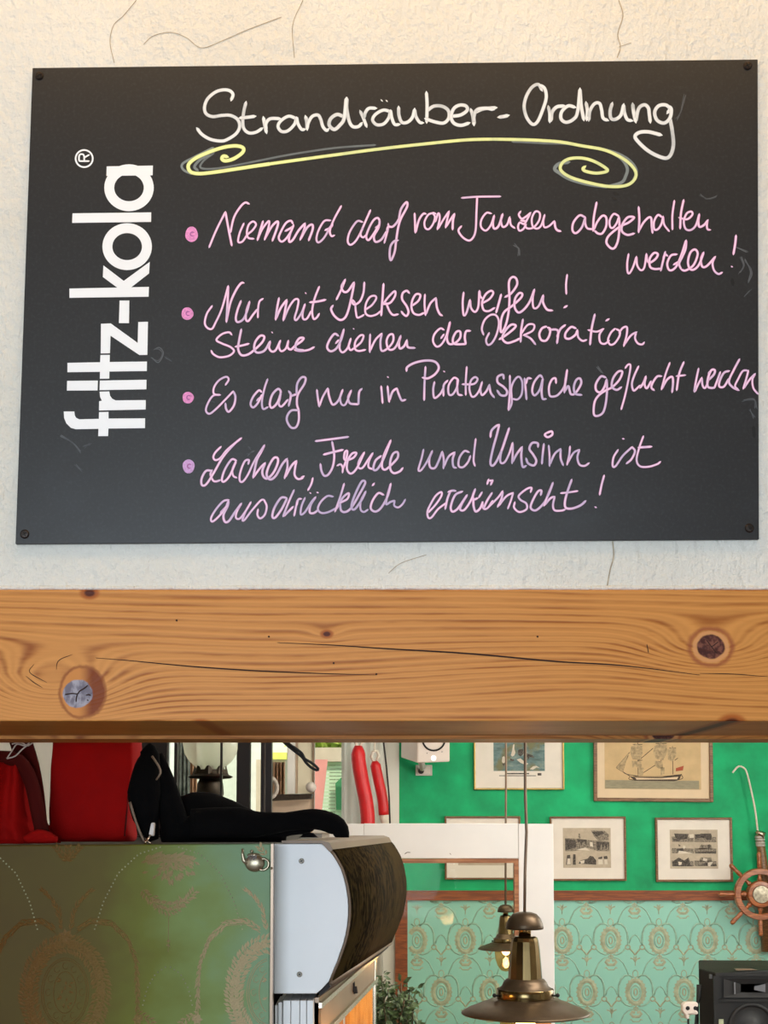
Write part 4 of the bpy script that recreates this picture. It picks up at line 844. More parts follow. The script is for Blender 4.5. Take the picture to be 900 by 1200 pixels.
# ================================================================ wall speaker, socket, PA speaker
SY = 7.72
ws = thing('wall_speaker', 'small white studio speaker on a bracket high on the green wall', 'speaker', at(508, 893, SY+.1))
a = [(488.5, 830), (527.5, 830), (527.5, 893), (489, 894.5)]; bk = [(470, 836), (500, 836), (500, 884), (469.5, 888)]
fr = [at(x_, y_, SY) for x_, y_ in a]; bk = [at(x_, y_, SY+.20) for x_, y_ in bk]
build('cabinet', MB().add(fr+bk, [(0,1,2,3), (7,6,5,4), (0,4,5,1), (1,5,6,2), (2,6,7,3), (3,7,4,0)]), M['speaker_white'], ws, bevel=.008)
c = at(508.3, 866.5, SY)
build('woofer_surround', MB().lathe([(.062, 0), (.068, -.004), (.062, -.007), (.058, -.003)], c, 32, 'Y', caps=False), M['black'], ws, smooth=True, label='black rubber ring')
build('woofer_cone', MB().lathe([(.060, -.002), (.030, .006), (.018, .004), (.010, -.004), (.0001, -.006)], c, 32, 'Y', caps=False), M['cone_white'], ws, smooth=True)
build('power_button', MB().lathe([(.0145, 0), (.0140, -.004), (.0001, -.005)], at(508, 888.5, SY), 20, 'Y'), M['button'], ws)
for x_, y_ in ((500.5, 882.5), (518, 881)): build('screw', MB().lathe([(.003, 0), (.002, -.003), (.0001, -.003)], at(x_, y_, SY), 10, 'Y'), M['screw'], ws)
build('bracket', MB().tube([at(492, 888, SY+.12), at(495, 898, SY+.18), at(494, 903, SY+.25)], [.020, .018, .012], 12), M['cone_white'], ws, smooth=True)
so_ = thing('wall_socket', 'white socket plate directly under the wall speaker', 'socket', at(497, 909, GY-.02))
build('plate', MB().pbox(487, 896.5, 506.5, 909, GY-.018, GY-.001), M['cone_white'], so_, bevel=.003)
build('insert', MB().pbox(490, 898.5, 504, 907, GY-.021, GY-.018), M['speaker_white'], so_, bevel=.002)
build('plug', MB().lathe([(.014, -.035), (.017, 0)], at(493.5, 903.5, GY-.02), 14, 'Y'), M['black'], so_)

PY = 6.6
pa = thing('loudspeaker', 'black stage loudspeaker with recessed horn standing before the embossed wallpaper', 'speaker', at(880, 1260, PY+.15))
k = mpp(PY); fz0 = at(880, 1275, PY).z
fl = [at(838, 1139, PY), at(930, 1135, PY), at(930, 1275, PY), at(838, 1275, PY)]
sd = [at(824.5, 1137, PY+.14), at(938, 1134, PY+.14)]
z_t = at(860, 1133.5, PY).z
xl, xm, xr = at(824.5, 1140, PY).x, at(838.5, 1140, PY).x, at(935, 1140, PY).x
bodyp = [(xm, PY), (xr, PY), (xr+.02, PY+.30), (xl+.05, PY+.32), (xl, PY+.10)]
zt = [at(838, 1140, PY).z, at(838, 1135, PY).z, at(838, 1133, PY).z, at(838, 1133, PY).z, at(825, 1138, PY).z]
v = [(x_, y_, fz0) for x_, y_ in bodyp]+[(x_, y_, z_) for (x_, y_), z_ in zip(bodyp, zt)]
build('cabinet', MB().add(v, [(4,3,2,1,0), (5,6,7,8,9)]+[(i, (i+1) % 5, (i+1) % 5+5, i+5) for i in range(5)]), M['speaker_black'], pa, bevel=.006)
fx = MB()
for r_ in ((838.5, 1140, 930, 1144), (838.5, 1144, 842, 1270), (926, 1144, 930, 1270), (842, 1171, 926, 1174)): fx.pbox(*r_, PY-.014, PY)
build('front_frame', fx, M['speaker_black'], pa)
hn = MB(); o4 = [at(x_, y_, PY-.012) for x_, y_ in ((848, 1147), (916, 1147), (916, 1169), (848, 1169))]; i4 = [at(x_, y_, PY+.0) for x_, y_ in ((868, 1153), (894, 1153), (894, 1163), (868, 1163))]
hn.add(o4+i4, [(0,1,5,4), (1,2,6,5), (2,3,7,6), (3,0,4,7), (4,5,6,7)]); build('horn', hn, M['grille'], pa)
build('horn_edge', MB().pbox(860.5, 1151, 861.8, 1165, PY-.016, PY-.010), M['grey_plastic'], pa); build('horn_vane', MB().prism([at(884, 1156, PY-.018), at(897, 1153, PY-.018), at(897, 1163, PY-.018), at(884, 1160, PY-.018)], .006), M['grey_plastic'], pa, label='pale reflecting throat of the horn')
c = at(881, 1203, PY); rr = 27*k
build('woofer_rim', MB().lathe([(rr, 0), (rr, -.012), (rr-.012, -.014), (rr-.018, -.004)], c, 40, 'Y', caps=False), M['grey_plastic'] if 0 else M['grille'], pa, smooth=True)
build('woofer_cone', MB().lathe([(rr-.018, -.004), (rr*.45, .0), (rr*.3, -.012), (.0001, -.018)], c, 40, 'Y', caps=False), M['speaker_black'], pa, smooth=True)
build('top_handle', MB().prism([at(861, 1135.2, PY-.004), at(880, 1135.2, PY-.004), at(888, 1136.8, PY-.004), at(864, 1137.4, PY-.004)], .02), M['steel_tan'], pa, label='worn pale handle recess')
build('corner_protector', MB().pbox(832, 1142, 835, 1147, PY+.02, PY+.05), M['grey_plastic'], pa)
build('badge', MB().pbox(842.5, 1194.5, 848, 1200.5, PY-.017, PY-.012), M['emboss_tan'], pa, label='small beige badge')
sp_ = thing('speaker_stand', 'black pole stand under the stage loudspeaker', 'stand', (c.x, PY+.16, 0))
build('pole', MB().tube([(c.x, PY+.16, .0), (c.x, PY+.16, fz0)], .02, 12), M['black'], sp_, smooth=True)
for a_ in (0, 120, 240): build('leg', MB().tube([(c.x, PY+.16, .30), (c.x+.35*math.cos(R(a_)), PY+.16+.35*math.sin(R(a_)), .012)], .012, 8), M['black'], sp_)
mc = thing('cable_adapter', 'white plug adapter with a thin cable, left of the black loudspeaker', 'adapter', at(808, 1195, PY))
build('adapter_body', MB().prism([at(x_, y_, PY-.01) for x_, y_ in P6('150,585 175,562 285,562 290,595 268,605 268,632 290,645 285,668 210,670 205,710 182,710 178,675 150,640', 780, 1100, 7.5)[0]], .05), M['speaker_white'], mc, bevel=.006)
for x_, y_ in ((806, 1181.5), (815, 1181.5)): build('adapter_hole', MB().lathe([(.010, 0), (.008, -.004), (.0001, -.004)], at(x_, y_, PY-.01), 16, 'Y'), M['black'], mc)
build('cable', MB().tube([at(806.5, 1194, PY+.01), at(807, 1210, PY+.02), at(806, 1290, PY+.03)], .005, 6), M['black'], mc); build('cable', MB().tube([at(816, 1189, PY+.02), at(814, 1210, PY+.02), at(814, 1290, PY+.03)], .005, 6), M['black'], mc)
tag(build('black_lever', MB().tube([at(819.5, 1154, PY+.05), at(819, 1168, PY+.05), at(817.5, 1176, PY+.05), at(817.5, 1200, PY+.05)], [.013, .012, .007, .006], 10), M['black'], smooth=True, origin=at(817, 1200, PY+.05)), 'black rod sticking up between the loudspeaker and the white adapter', 'rod')

# ================================================================ ship wheel and boat hook
WYY = 7.86; wc_ = at(890.5, 1047.8, WYY); k = mpp(WYY)
wh = thing('ship_wheel', 'small wooden ship steering wheel with brass centre plate on the wall rail', 'ship wheel', Vector((wc_.x, WYY, wc_.z-47*k)))
build('rim', MB().lathe([(22.8*k, -.012), (23.4*k, -.022), (29*k, -.022), (29.8*k, -.014), (29.8*k, .014), (22.8*k, .014), (22.8*k, -.012)], wc_, 48, 'Y', caps=False), M['wheel_wood'], wh, smooth=False, bevel=0)
build('hub', MB().lathe([(15.6*k, .02), (15.6*k, -.02), (14.6*k, -.03), (10.6*k, -.032), (10.2*k, -.028), (.0001, -.028)], wc_, 36, 'Y'), M['wheel_wood'], wh)
build('hub_plate', MB().lathe([(10.1*k, -.027), (9.8*k, -.036), (.0001, -.037)], wc_, 36, 'Y'), M['hub_plate'], wh, label='brass disc at the centre of the wheel')
for j in range(8):
    a_ = math.pi*j/4; d = Vector((math.sin(a_), 0, math.cos(a_)))
    rs = [(14, 2.0), (16, 2.3), (17.5, 3.4), (19, 2.2), (21, 2.0), (23, 2.0)]
    build('spoke', MB().tube([wc_+d*r_*k for r_, w_ in rs], [w_*k for r_, w_ in rs], 12), M['wheel_wood'], wh, smooth=True)
    rs = [(29, 2.4), (30.5, 2.0), (32, 2.7), (37, 2.3), (42, 2.6), (46, 2.9), (48, 1.8), (48.6, .3)]
    build('handle', MB().tube([wc_+d*r_*k for r_, w_ in rs], [w_*k for r_, w_ in rs], 12), M['wheel_wood'], wh, smooth=True)
HY = 7.95
bh = thing('boat_hook', 'wooden shaft with a thin pale curved hook rising behind the ship wheel', 'boat hook', at(893, 1115, HY))
build('shaft', MB().tube([at(889.5, 974, HY), at(891, 985, HY), at(894.5, 1018, HY), at(899, 1115, HY)], [.020, .024, .029, .032], 14), M['frame_wood'], bh, smooth=True)
q = MB()
for yy in (981, 984, 987.5, 990.5): q.lathe([(.026, -.006), (.029, 0), (.026, .006)], at(890.3+(yy-981)*.1, yy, HY), 16, 'Z', caps=False)
build('cord_wrap', q, M['cord'], bh, smooth=True)
build('hook', MB().tube(smooth_path([at(x_, y_, HY-.01) for x_, y_ in ((888, 975), (885, 950), (880, 925), (875, 905), (871, 899.5), (866, 898), (862, 901), (858.5, 905.5))], .01), .0055, 8), M['rope_white'], bh, smooth=True, label='thin pale curved hook')
build('metal_cap', MB().tube([at(886, 975, HY-.01), at(896, 979, HY-.02)], [.014, .020], 10), M['chrome'], bh, smooth=True)

# ================================================================ white glazed partition
TY = 4.5
def tz(y): return at(500, y, TY).z
def tx(x): return at(x, 1100, TY).x
pt = thing('glazed_partition', 'free-standing white partition frame holding a large glass pane with brown beading', 'partition', ((tx(415)+tx(650))/2, TY, 0))
build('stile', MB().box((tx(608.5), TY, 0), (tx(649.5), TY+.045, tz(965.5))), M['white_paint'], pt, bevel=.002)
build('stile', MB().box((tx(385), TY, 0), (tx(426), TY+.045, tz(965.5))), M['white_paint'], pt, bevel=.002)
build('top_rail', MB().box((tx(426)+.0005, TY+.001, tz(1006)), (tx(608.5)-.0005, TY+.044, tz(965))), M['white_paint'], pt, bevel=.002)
build('bottom_rail', MB().box((tx(426)+.0005, TY+.001, .0), (tx(608.5)-.0005, TY+.044, .35)), M['white_paint'], pt, bevel=.002)
bd = [((tx(426), tz(1011.3)), (tx(608), tz(1006.5))), ((tx(603), .35), (tx(608), tz(1011.5))), ((tx(426), .35), (tx(431), tz(1011.5)))]
for a, b in bd: build('beading', MB().box((a[0], TY-.008, a[1]), (b[0], TY+.03, b[1])), M['trim_wood'], pt, label='brown wooden beading around the pane')
build('pane', MB().box((tx(431), TY+.012, .35), (tx(603), TY+.016, tz(1011.3))), M['pane'], pt)
ribb = MB(); ribbon(ribb, [(474, 1001), (477, 999), (481, 999)], .8, TY-.0006); ribbon(ribb, [(527, 1000), (528.5, 1001.5)], .8, TY-.0006)
build('scuff', ribb, M['ship_line'], pt)

# ================================================================ pendant lamps
def lamp(cx_px, ytop, s, Y, lab, xc, cable_pts):
    k = mpp(Y)*s; c = at(cx_px, ytop, Y); top = c.z
    def z(y): return -(y-1068.5)*k
    L = thing('pendant_lamp', lab, 'pendant lamp', (c.x, Y, top+z(1186)), 'brass pendant lamps')
    o = Vector((c.x, Y, top))
    def lt(name, prof, mat, n=40, sm=True, caps=False, lab=None): return build(name, MB().lathe([(r_*k, z(y)) for r_, y in prof], o, n, 'Z', caps), mat, L, smooth=sm, label=lab)
    lt('cap', [(.01, 1068.5), (8, 1068.8), (14, 1071), (18.5, 1076), (21, 1082), (22, 1087), (21.2, 1088.3), (19.5, 1086), (.01, 1085)], M['brass_matt'])
    lt('neck', [(7, 1085), (7.2, 1097), (.01, 1097)], M['brass_bright'])
    lt('chimney', [(.01, 1096), (12, 1096.5), (14.5, 1098), (15.8, 1102), (17.2, 1112), (18.6, 1128), (19.8, 1146), (20, 1150)], M['brass'], 14, False)
    lt('collar', [(18, 1144), (22, 1145.5), (25, 1149), (27, 1153.5), (30, 1155.5), (32.3, 1158)], M['brass_matt'])
    lt('gallery_ring', [(32.3, 1156.5), (33, 1157.5), (33, 1168), (32, 1169.5)], M['brass'])
    lt('shade', [(30, 1166.5), (36, 1167.5), (40, 1168.6), (43, 1170.5), (50, 1172.5), (58, 1176), (66, 1179), (72, 1182.3), (73.8, 1183.8), (73.4, 1184.8), (70, 1183.5), (62, 1179.5), (50, 1174.5), (40, 1171.5), (30, 1169)], M['brass_matt'], 64)
    for sx in (-1, 1):
        kn = MB().tube([o+Vector((sx*32*k, -.25*32*k, z(1163.5))), o+Vector((sx*35*k, -.3*32*k, z(1163)))], 1.1*k, 8).ball(o+Vector((sx*36.2*k, -.3*32*k, z(1162.8))), 2.4*k, 12, 8)
        build('thumb_screw', kn, M['black'], L, smooth=True)
    q = MB()
    for j in range(10):
        a_ = 2*math.pi*(j+.5)/10; q.ball(o+Vector((14.3*k*math.cos(a_), 14.3*k*math.sin(a_), z(1103))), 1.2*k, 8, 6)
    build('vent_hole', q, M['black'], L)
    lt('glass_chimney', [(21, 1176), (27, 1184), (29.5, 1194), (28, 1210), (22, 1228), (12, 1240), (.01, 1243)], M['amber_glass'], 32, lab='amber glass bowl')
    bb = build('bulb', MB().ball(o+Vector((0, 0, z(1201 if s == 1 else 1186))), 12*k, 16, 12, (1, 1, 1.2)), M['bulb'], L, smooth=True)
    build('socket', MB().lathe([(6*k, z(1150)), (6*k, z(1192 if s == 1 else 1178))], o, 16, 'Z'), M['brass'], L)
    P = [Vector((xx, Y, zz)) for xx, zz in [(at(a_, b_, Y).x, at(a_, b_, Y).z) for a_, b_ in cable_pts]]+[Vector((at(cable_pts[-1][0], 860, Y).x, Y, 2.8))]
    build('cable', MB().tube(P, (.0030 if s == 1 else .005), 8), M['case_tan'], L, smooth=True)
    l = D.lights.new('lamp_bulb', 'POINT'); l.energy = 3.5; l.color = (1, .68, .36); l.shadow_soft_size = .03
    lo = D.objects.new('lamp_bulb_light', l); COL.objects.link(lo); lo.location = o+Vector((0, 0, z(1216)))
    return L
lamp(614.7, 1068.5, 1.0, 2.8, 'large brass pendant lamp hanging in front of the white partition post', 615, [(614.7, 1070), (615.3, 1020), (617, 975), (615.5, 930), (615.5, 868)])
lamp(592.5, 1060, .44, 6.4, 'smaller far brass pendant lamp seen through the partition glass', 592, [(592.5, 1061), (592.5, 1000), (593, 900)])

# ================================================================ brocade panel in front
BPY = 2.0
bx1 = at(316.5, 1100, BPY).x; bz1 = at(200, 990.5, BPY).z
bp = thing('brocade_panel', 'upright panel covered in green brocade wallpaper with painted reflections, its top edge carrying the black bag', 'panel', (bx1, BPY, 0))
z_r = at(318, 989, BPY).z
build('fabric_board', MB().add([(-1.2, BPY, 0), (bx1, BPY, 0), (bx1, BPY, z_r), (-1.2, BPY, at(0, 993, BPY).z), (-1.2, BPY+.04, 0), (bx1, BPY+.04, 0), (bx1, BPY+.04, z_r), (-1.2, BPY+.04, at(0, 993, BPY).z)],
    [(0,1,2,3), (7,6,5,4), (3,2,6,7), (1,5,6,2), (0,3,7,4), (0,4,5,1)]), M['brocade_reflections'], bp, bevel=.002)
T_, B_2 = MB(), MB(); S2 = 237*mpp(BPY); c0 = at(317, 1163, BPY)
for row in (-1, 0, 1):
    for kk in range(-3, 2):
        xx = c0.x+(kk+(.5 if row % 2 else 0))*S2; zz = c0.z-row*1.055*S2
        motif(True, BPY-.0002, S2, xx, zz, T_, lambda x, z: -.75 < x < bx1-.003 and 1.2 < z < z_r-.004, B_2)
e = build('woven_ornament', T_, M['thread'], bp); e['kind'] = 'stuff'
e = build('bead_line', B_2, M['bead'], bp); e['kind'] = 'stuff'
build('edge_strip', MB().box((bx1+.0005, BPY-.003, 0), (at(320, 1100, BPY).x, BPY+.02, z_r)), M['steel_tan'], bp)
# pewter teapot ornament
tp = thing('teapot_magnet', 'small pewter teapot-shaped ornament stuck to the top right corner of the brocade panel', 'ornament', at(298, 1022, BPY-.004))
c = at(298.5, 1011.5, BPY-.002); k = mpp(BPY)
def ZP(s, ox, oy, kk): return [at(a_, b_, BPY-.002) for a_, b_ in px(s, ox, oy, kk)[0]]
bodyp = MB().ball(c, 1, 28, 14, (11.5*k, .006, 10.2*k)); build('pot_body', bodyp, M['pewter'], tp, smooth=True)
build('spout', MB().tube([at(290, 1012, BPY-.003), at(285.5, 1008, BPY-.003), at(284.2, 1001, BPY-.003), at(284, 994.5, BPY-.003)], [3.2*k, 2.5*k, 1.6*k, 1.0*k], 10, flat=.8), M['pewter'], tp, smooth=True)
build('handle', MB().tube(smooth_path([at(x_, y_, BPY-.003) for x_, y_ in ((305, 1007), (310, 1006.5), (314.5, 1010), (314, 1016), (309, 1019.5), (304, 1019))], .001), 1.5*k, 8), M['pewter'], tp, smooth=True)
build('lid', MB().ball(at(297, 1002, BPY-.002), 1, 20, 8, (7.5*k, .005, 2.6*k)).ball(at(295, 997.8, BPY-.002), 2*k, 12, 8), M['pewter'], tp, smooth=True)
q = MB()
for st in px('688,140 696,122 704,120 704,150;712,150 716,120 722,118 724,150;730,120 728,148 742,118 740,150', 160, 980, 5.294): ribbon(q, [(a_, b_) for a_, b_ in st], .8, BPY-.0083)
build('engraved_scribble', q, M['screw'], tp)
tag(build('drawing_pin', MB().lathe([(1.6*k, 0), (1.3*k, -.003), (.0001, -.004)], at(318.5, 1017.5, BPY-.003), 14, 'Y'), M['pewter'], origin=at(318.5, 1017.5, BPY-.003)), 'tiny metal pin at the right edge of the brocade panel', 'pin')

# ================================================================ roll-front display case
CY = 2.06; DIR = Vector((.092, .66, 0))
def C_(x_, y_): return at(x_, y_, CY)
dc = thing('display_case', 'white-sided display case with a curved smoked glass front', 'display case', at(355, 1166, CY))
side = [(321, 988.8), (377, 988.8), (385, 996), (390, 1001), (394.7, 1009), (399.5, 1018), (402.7, 1028), (405.5, 1039), (407.5, 1052), (408.2, 1062), (408, 1073), (407, 1084), (405, 1095), (402.3, 1106), (398.7, 1116), (395, 1127), (390.7, 1137), (385.5, 1150), (377, 1159), (370.7, 1164.5), (321, 1164.5)]
build('side_panel', MB().prism([C_(*p) for p in side], .012), M['case_white'], dc, bevel=.0012)
side2 = [C_(*p)+DIR for p in side]; build('side_panel', MB().prism(side2, .012), M['case_white'], dc)
gl = [(388, 997.5), (391.5, 1001.5), (396.5, 1009.5), (401.3, 1018.5), (404.6, 1028), (407.4, 1039), (409.4, 1052), (410.2, 1062), (410, 1073), (409, 1084), (407, 1095), (404.2, 1106), (400.6, 1116), (396.6, 1127), (392.2, 1137), (387, 1150)]
g0 = [C_(*p)+Vector((0, .0, 0)) for p in gl]; g1 = [p+DIR for p in g0]
build('curved_glass', MB().sweep(g0, g1), M['smoked'], dc, smooth=True, solid=-.004)
for G in (g0, g1): build('glass_edge', MB().tube(G, .0022, 8), M['case_tan'], dc, smooth=True, label='tan rubber edge of the curved glass')
build('bottom_lip', MB().tube([g0[-1]+Vector((.002, -.002, -.002)), g1[-1]+Vector((.002, .01, -.002))], .004, 10), M['case_tan'], dc, smooth=True)
ca = [C_(330, 985.2), C_(378, 985.2), C_(386, 988), C_(391, 997), C_(386, 998.5), C_(377, 988.2), C_(330, 988.2)]
cb_ = [p+DIR for p in ca]; n = len(ca)
tcap = MB().add(ca+cb_, [tuple(range(n)), tuple(range(2*n-1, n-1, -1))]+[(i, (i+1) % n, (i+1) % n+n, i+n) for i in range(n)])
build('top_cover', tcap, M['case_tan'], dc)
ub = [C_(376, 1160.5), C_(386, 1152.5), C_(388, 1158), C_(374, 1170.5)]; ub = [p+Vector((-.0015, .0126, 0)) for p in ub]; ue = [p+DIR*.97 for p in ub]
build('gap_filler', MB().add(ub+ue, [(0,1,2,3), (7,6,5,4), (0,4,5,1), (1,5,6,2), (2,6,7,3), (3,7,4,0)]), M['dark_gap'], dc)  # dark body added to fill the gap and cover the lit interior
fill = [C_(*p)+Vector((-.004, .014, 0)) for p in side[1:20]]
build('back_box', MB().add([C_(321, 990)+Vector((0, .0125, 0)), C_(376, 990)+Vector((0, .0125, 0)), C_(360, 1163)+Vector((0, .0125, 0)), C_(321, 1163)+Vector((0, .0125, 0))]+[p+DIR for p in (C_(321, 990), C_(376, 990), C_(360, 1163), C_(321, 1163))],
    [(0,1,2,3), (4,7,6,5), (0,4,5,1), (1,5,6,2), (2,6,7,3), (3,7,4,0)]), M['dark_gap'], dc)
for x_, y_ in ((353.3, 1009), (351, 1141.8)):
    s = build('screw', MB().lathe([(.0042, -.0002), (.0042, -.0012), (.0030, -.0018), (.0001, -.0018)], C_(x_, y_), 16, 'Y'), M['screw_light'], dc)
    q = MB(); c = C_(x_, y_)
    for a_ in (.6, .6+math.pi/2): q.tube([c+Vector((-math.cos(a_)*.0026, -.002, -math.sin(a_)*.0026)), c+Vector((math.cos(a_)*.0026, -.002, math.sin(a_)*.0026))], .0006, 6)
    build('cross_slot', q, M['black'], s)
# lit showcase below
lz = at(372, 1172, CY)
LD = Vector((.082, .77, 0)); sc_ = thing('lit_showcase', 'warm-lit showcase with metal rails below the curved case', 'showcase', (lz.x, CY, 0))
zt_ = lz.z
def V_(x, y, z): return Vector((x, y, z))
n0 = V_(at(370, 1172, CY).x, CY+.03, 0); n1 = n0+LD
def slab(z0, z1, off0, off1, mat, name, lab=None, y0=0, y1=1):
    a0 = n0+LD*y0; a1 = n0+LD*y1
    vv = [V_(a0.x+off0, a0.y, z0), V_(a0.x+off1, a0.y, z0), V_(a1.x+off1, a1.y, z0), V_(a1.x+off0, a1.y, z0)]
    vv += [Vector((p.x, p.y, z1)) for p in vv]
    return build(name, MB().add(vv, [(0,3,2,1), (4,5,6,7), (0,1,5,4), (1,2,6,5), (2,3,7,6), (3,0,4,7)]), mat, sc_, label=lab)
slab(zt_-.012, zt_, -.25, .0, M['steel_tan'], 'top_plate', y0=.36)
slab(zt_-.060, zt_-.0, -.003, .003, M['steel_tan'], 'header_panel')
slab(zt_-.016, zt_-.008, -.003, .008, M['chrome'], 'rail'); slab(zt_-.066, zt_-.057, -.003, .008, M['chrome'], 'rail')
slab(.9, zt_, -.012, .004, M['chrome'], 'corner_post', y0=.975)
slab(.9, zt_-.012, -.003, .003, M['steel_tan'], 'front_post', y0=0, y1=.03)
for j in range(4): slab(.9, zt_-.062, -.246+.0, -.24, M['warm_wood'], 'back_board', y0=.36+j*.16, y1=.36+j*.16+.152)
for j in range(4):
    a1 = n1; build('end_board', MB().box((a1.x-.24+j*.06, a1.y-.03, .9), (a1.x-.24+j*.06+.056, a1.y-.02, zt_-.062)), M['warm_wood'], sc_)
slab(.9, .92, -.246, .0, M['steel_tan'], 'shelf', y0=.36); slab(.0, .9, -.25, .0, M['steel_tan'], 'base_cabinet', y0=.36)
slab(.92, zt_-.062, -.002, .001, M['pane'], 'side_glass', y0=.03, y1=.975)
hk = n0+LD*.52; build('latch', MB().box((hk.x-.004, hk.y, zt_-.042), (hk.x+.006, hk.y+.03, zt_-.026)).tube([(hk.x+.006, hk.y+.015, zt_-.034), (hk.x+.008, hk.y+.015, zt_-.046)], .004, 8), M['dark_gap'], sc_)
bl_ = n0+LD*.62+Vector((-.07, 0, 0)); zl = at(408, 1199, bl_.y).z
build('lamp_tube', MB().ball((bl_.x, bl_.y, zl), .022, 16, 10, (1.4, 1.4, .5)), M['case_lamp'], sc_, smooth=True, label='glowing yellow lamp inside the case')
l = D.lights.new('case_lamp', 'POINT'); l.energy = 2.6; l.color = (1, .62, .22); l.shadow_soft_size = .03; lo = D.objects.new('showcase_lamp_light', l); COL.objects.link(lo); lo.location = (bl_.x, bl_.y, zl+.05)
a1 = n0+LD*.36; build('dark_cavity_board', MB().box((a1.x-.25, a1.y-.012, .9), (a1.x-.012, a1.y-.002, zt_)), M['dark_gap'], sc_)  # dark sheet added for the shaded cavity, hides the lit back boards
# stacked white panels
wz = at(350, 1173, CY).z
for (a_, b_, yt), lab in zip(((322, 325.3, 1178), (326, 330.5, 1174.5), (331.5, 340.5, 1172.5), (341, 351, 1172.5), (351.5, 359, 1172.5), (359.5, 367, 1172.5)),
        ('thinnest white board of the upright stack, against the brocade panel', 'second thin white board of the upright stack', 'white board third from left in the upright stack', 'white board in the middle of the thick part of the stack', 'white board second from the right end of the stack', 'white board at the right end of the upright stack')):
    mb = MB().box((at(a_, 1190, CY-.005).x, CY-.005, .95), (at(b_, 1190, CY-.005).x, CY+.10, at(350, yt, CY-.005).z))
    tag(build('white_board', mb, M['case_white'], origin=(at((a_+b_)/2, 1190, CY).x, CY, .95), bevel=.001), lab, 'board', 'white boards stacked upright under the case')
cbs = thing('base_counter', 'low counter body under the stacked white boards, below the picture', 'counter', (at(345, 1190, CY).x, CY+.05, 0))
build('counter_body', MB().box((at(321.5, 1190, CY).x, CY-.01, 0), (at(369, 1190, CY).x, CY+.25, .948)), M['steel_tan'], cbs)

# ================================================================ plant
PLY = 3.9
pc = at(462, 1240, PLY)
pl = thing('potted_plant', 'bushy small-leaved green plant beside the lit showcase', 'plant', (pc.x, PLY, .55))
build('pot', MB().lathe([(.06, .55), (.085, .72), (.09, .73), (.08, .73), (.078, .70)], (pc.x, PLY, 0), 28, 'Z', False), M['pot'], pl, smooth=True)
build('soil', MB().lathe([(.079, .71), (.0001, .712)], (pc.x, PLY, 0), 24, 'Z', False), M['dark_gap'], pl)
st_ = thing('plant_stool', 'small dark stool carrying the potted plant, below the picture', 'stool', (pc.x, PLY, 0))
build('stool_top', MB().lathe([(.16, .52), (.16, .549)], (pc.x, PLY, 0), 28, 'Z'), M['dark_wood'], st_)
for a_ in range(4): build('leg', MB().tube([(pc.x+.12*math.cos(a_*1.57+.7), PLY+.12*math.sin(a_*1.57+.7), .52), (pc.x+.15*math.cos(a_*1.57+.7), PLY+.15*math.sin(a_*1.57+.7), 0)], .014, 8), M['dark_wood'], st_)
stems, lv = MB(), MB()
tips = [(447, 1143, 0), (450, 1150, .05), (455, 1160, -.05), (443, 1165, 0), (470, 1152, .05), (480, 1163, 0), (488, 1160, .03), (474, 1172, -.05), (460, 1178, .06), (450, 1180, -.06), (484, 1176, 0), (466, 1165, .08), (444, 1185, .05)]
for i, (a_, b_, dy) in enumerate(tips):
    tip = at(a_, b_, PLY+dy); base = Vector((pc.x+random.uniform(-.02, .02), PLY, .71))
    mid = base.lerp(tip, .55)+Vector((random.uniform(-.02, .02), random.uniform(-.02, .02), .05))
    P = smooth_path([base, mid, tip], .02); stems.tube(P, [.005*(1-.7*j/len(P)) for j in range(len(P))], 6)
    for j, p in enumerate(P):
        if j < len(P)*.3: continue
        for q_ in range(5):
            d = Vector((random.gauss(0, 1), random.gauss(0, .8), random.gauss(-.1, .7))).normalized(); L_ = random.uniform(.018, .034); n_ = d.orthogonal().normalized()*L_*.27; up = d.cross(n_).normalized()*.003
            c = p+d*.006; lv.add([c, c+d*L_*.5+n_, c+d*L_, c+d*L_*.5-n_, c+d*L_*.5-up], [(0,1,4), (1,2,4), (2,3,4), (3,0,4)])
build('stem', stems, M['stem'], pl, smooth=True); o = build('foliage', lv, M['leaf'], pl); o['kind'] = 'stuff'
# ================================================================ things lying on the panel: red cloth, black bag, hook
RY = 2.06
zs = at(100, 991, BPY+.1).z
# dark shelf behind the panel top that carries the bags
shf = thing('rear_shelf', 'dark shelf board level with the top of the brocade panel, hidden behind the bags', 'shelf', (-.6, 2.5, 0))
build('shelf_board', MB().box((-1.2, BPY+.042, z_r-.03), (-.172, 3.8, z_r-.004)), M['dark_wood'], shf)
for y_ in (2.3, 3.6): build('support', MB().box((-1.15, y_, 0), (-.2 if y_ < 3 else -.45, y_+.03, z_r-.031)), M['dark_wood'], shf)
def lift(mb, z=None):
    z = z_r+.0005 if z is None else z
    for v_ in mb.v: v_.z = max(v_.z, z)
    return mb
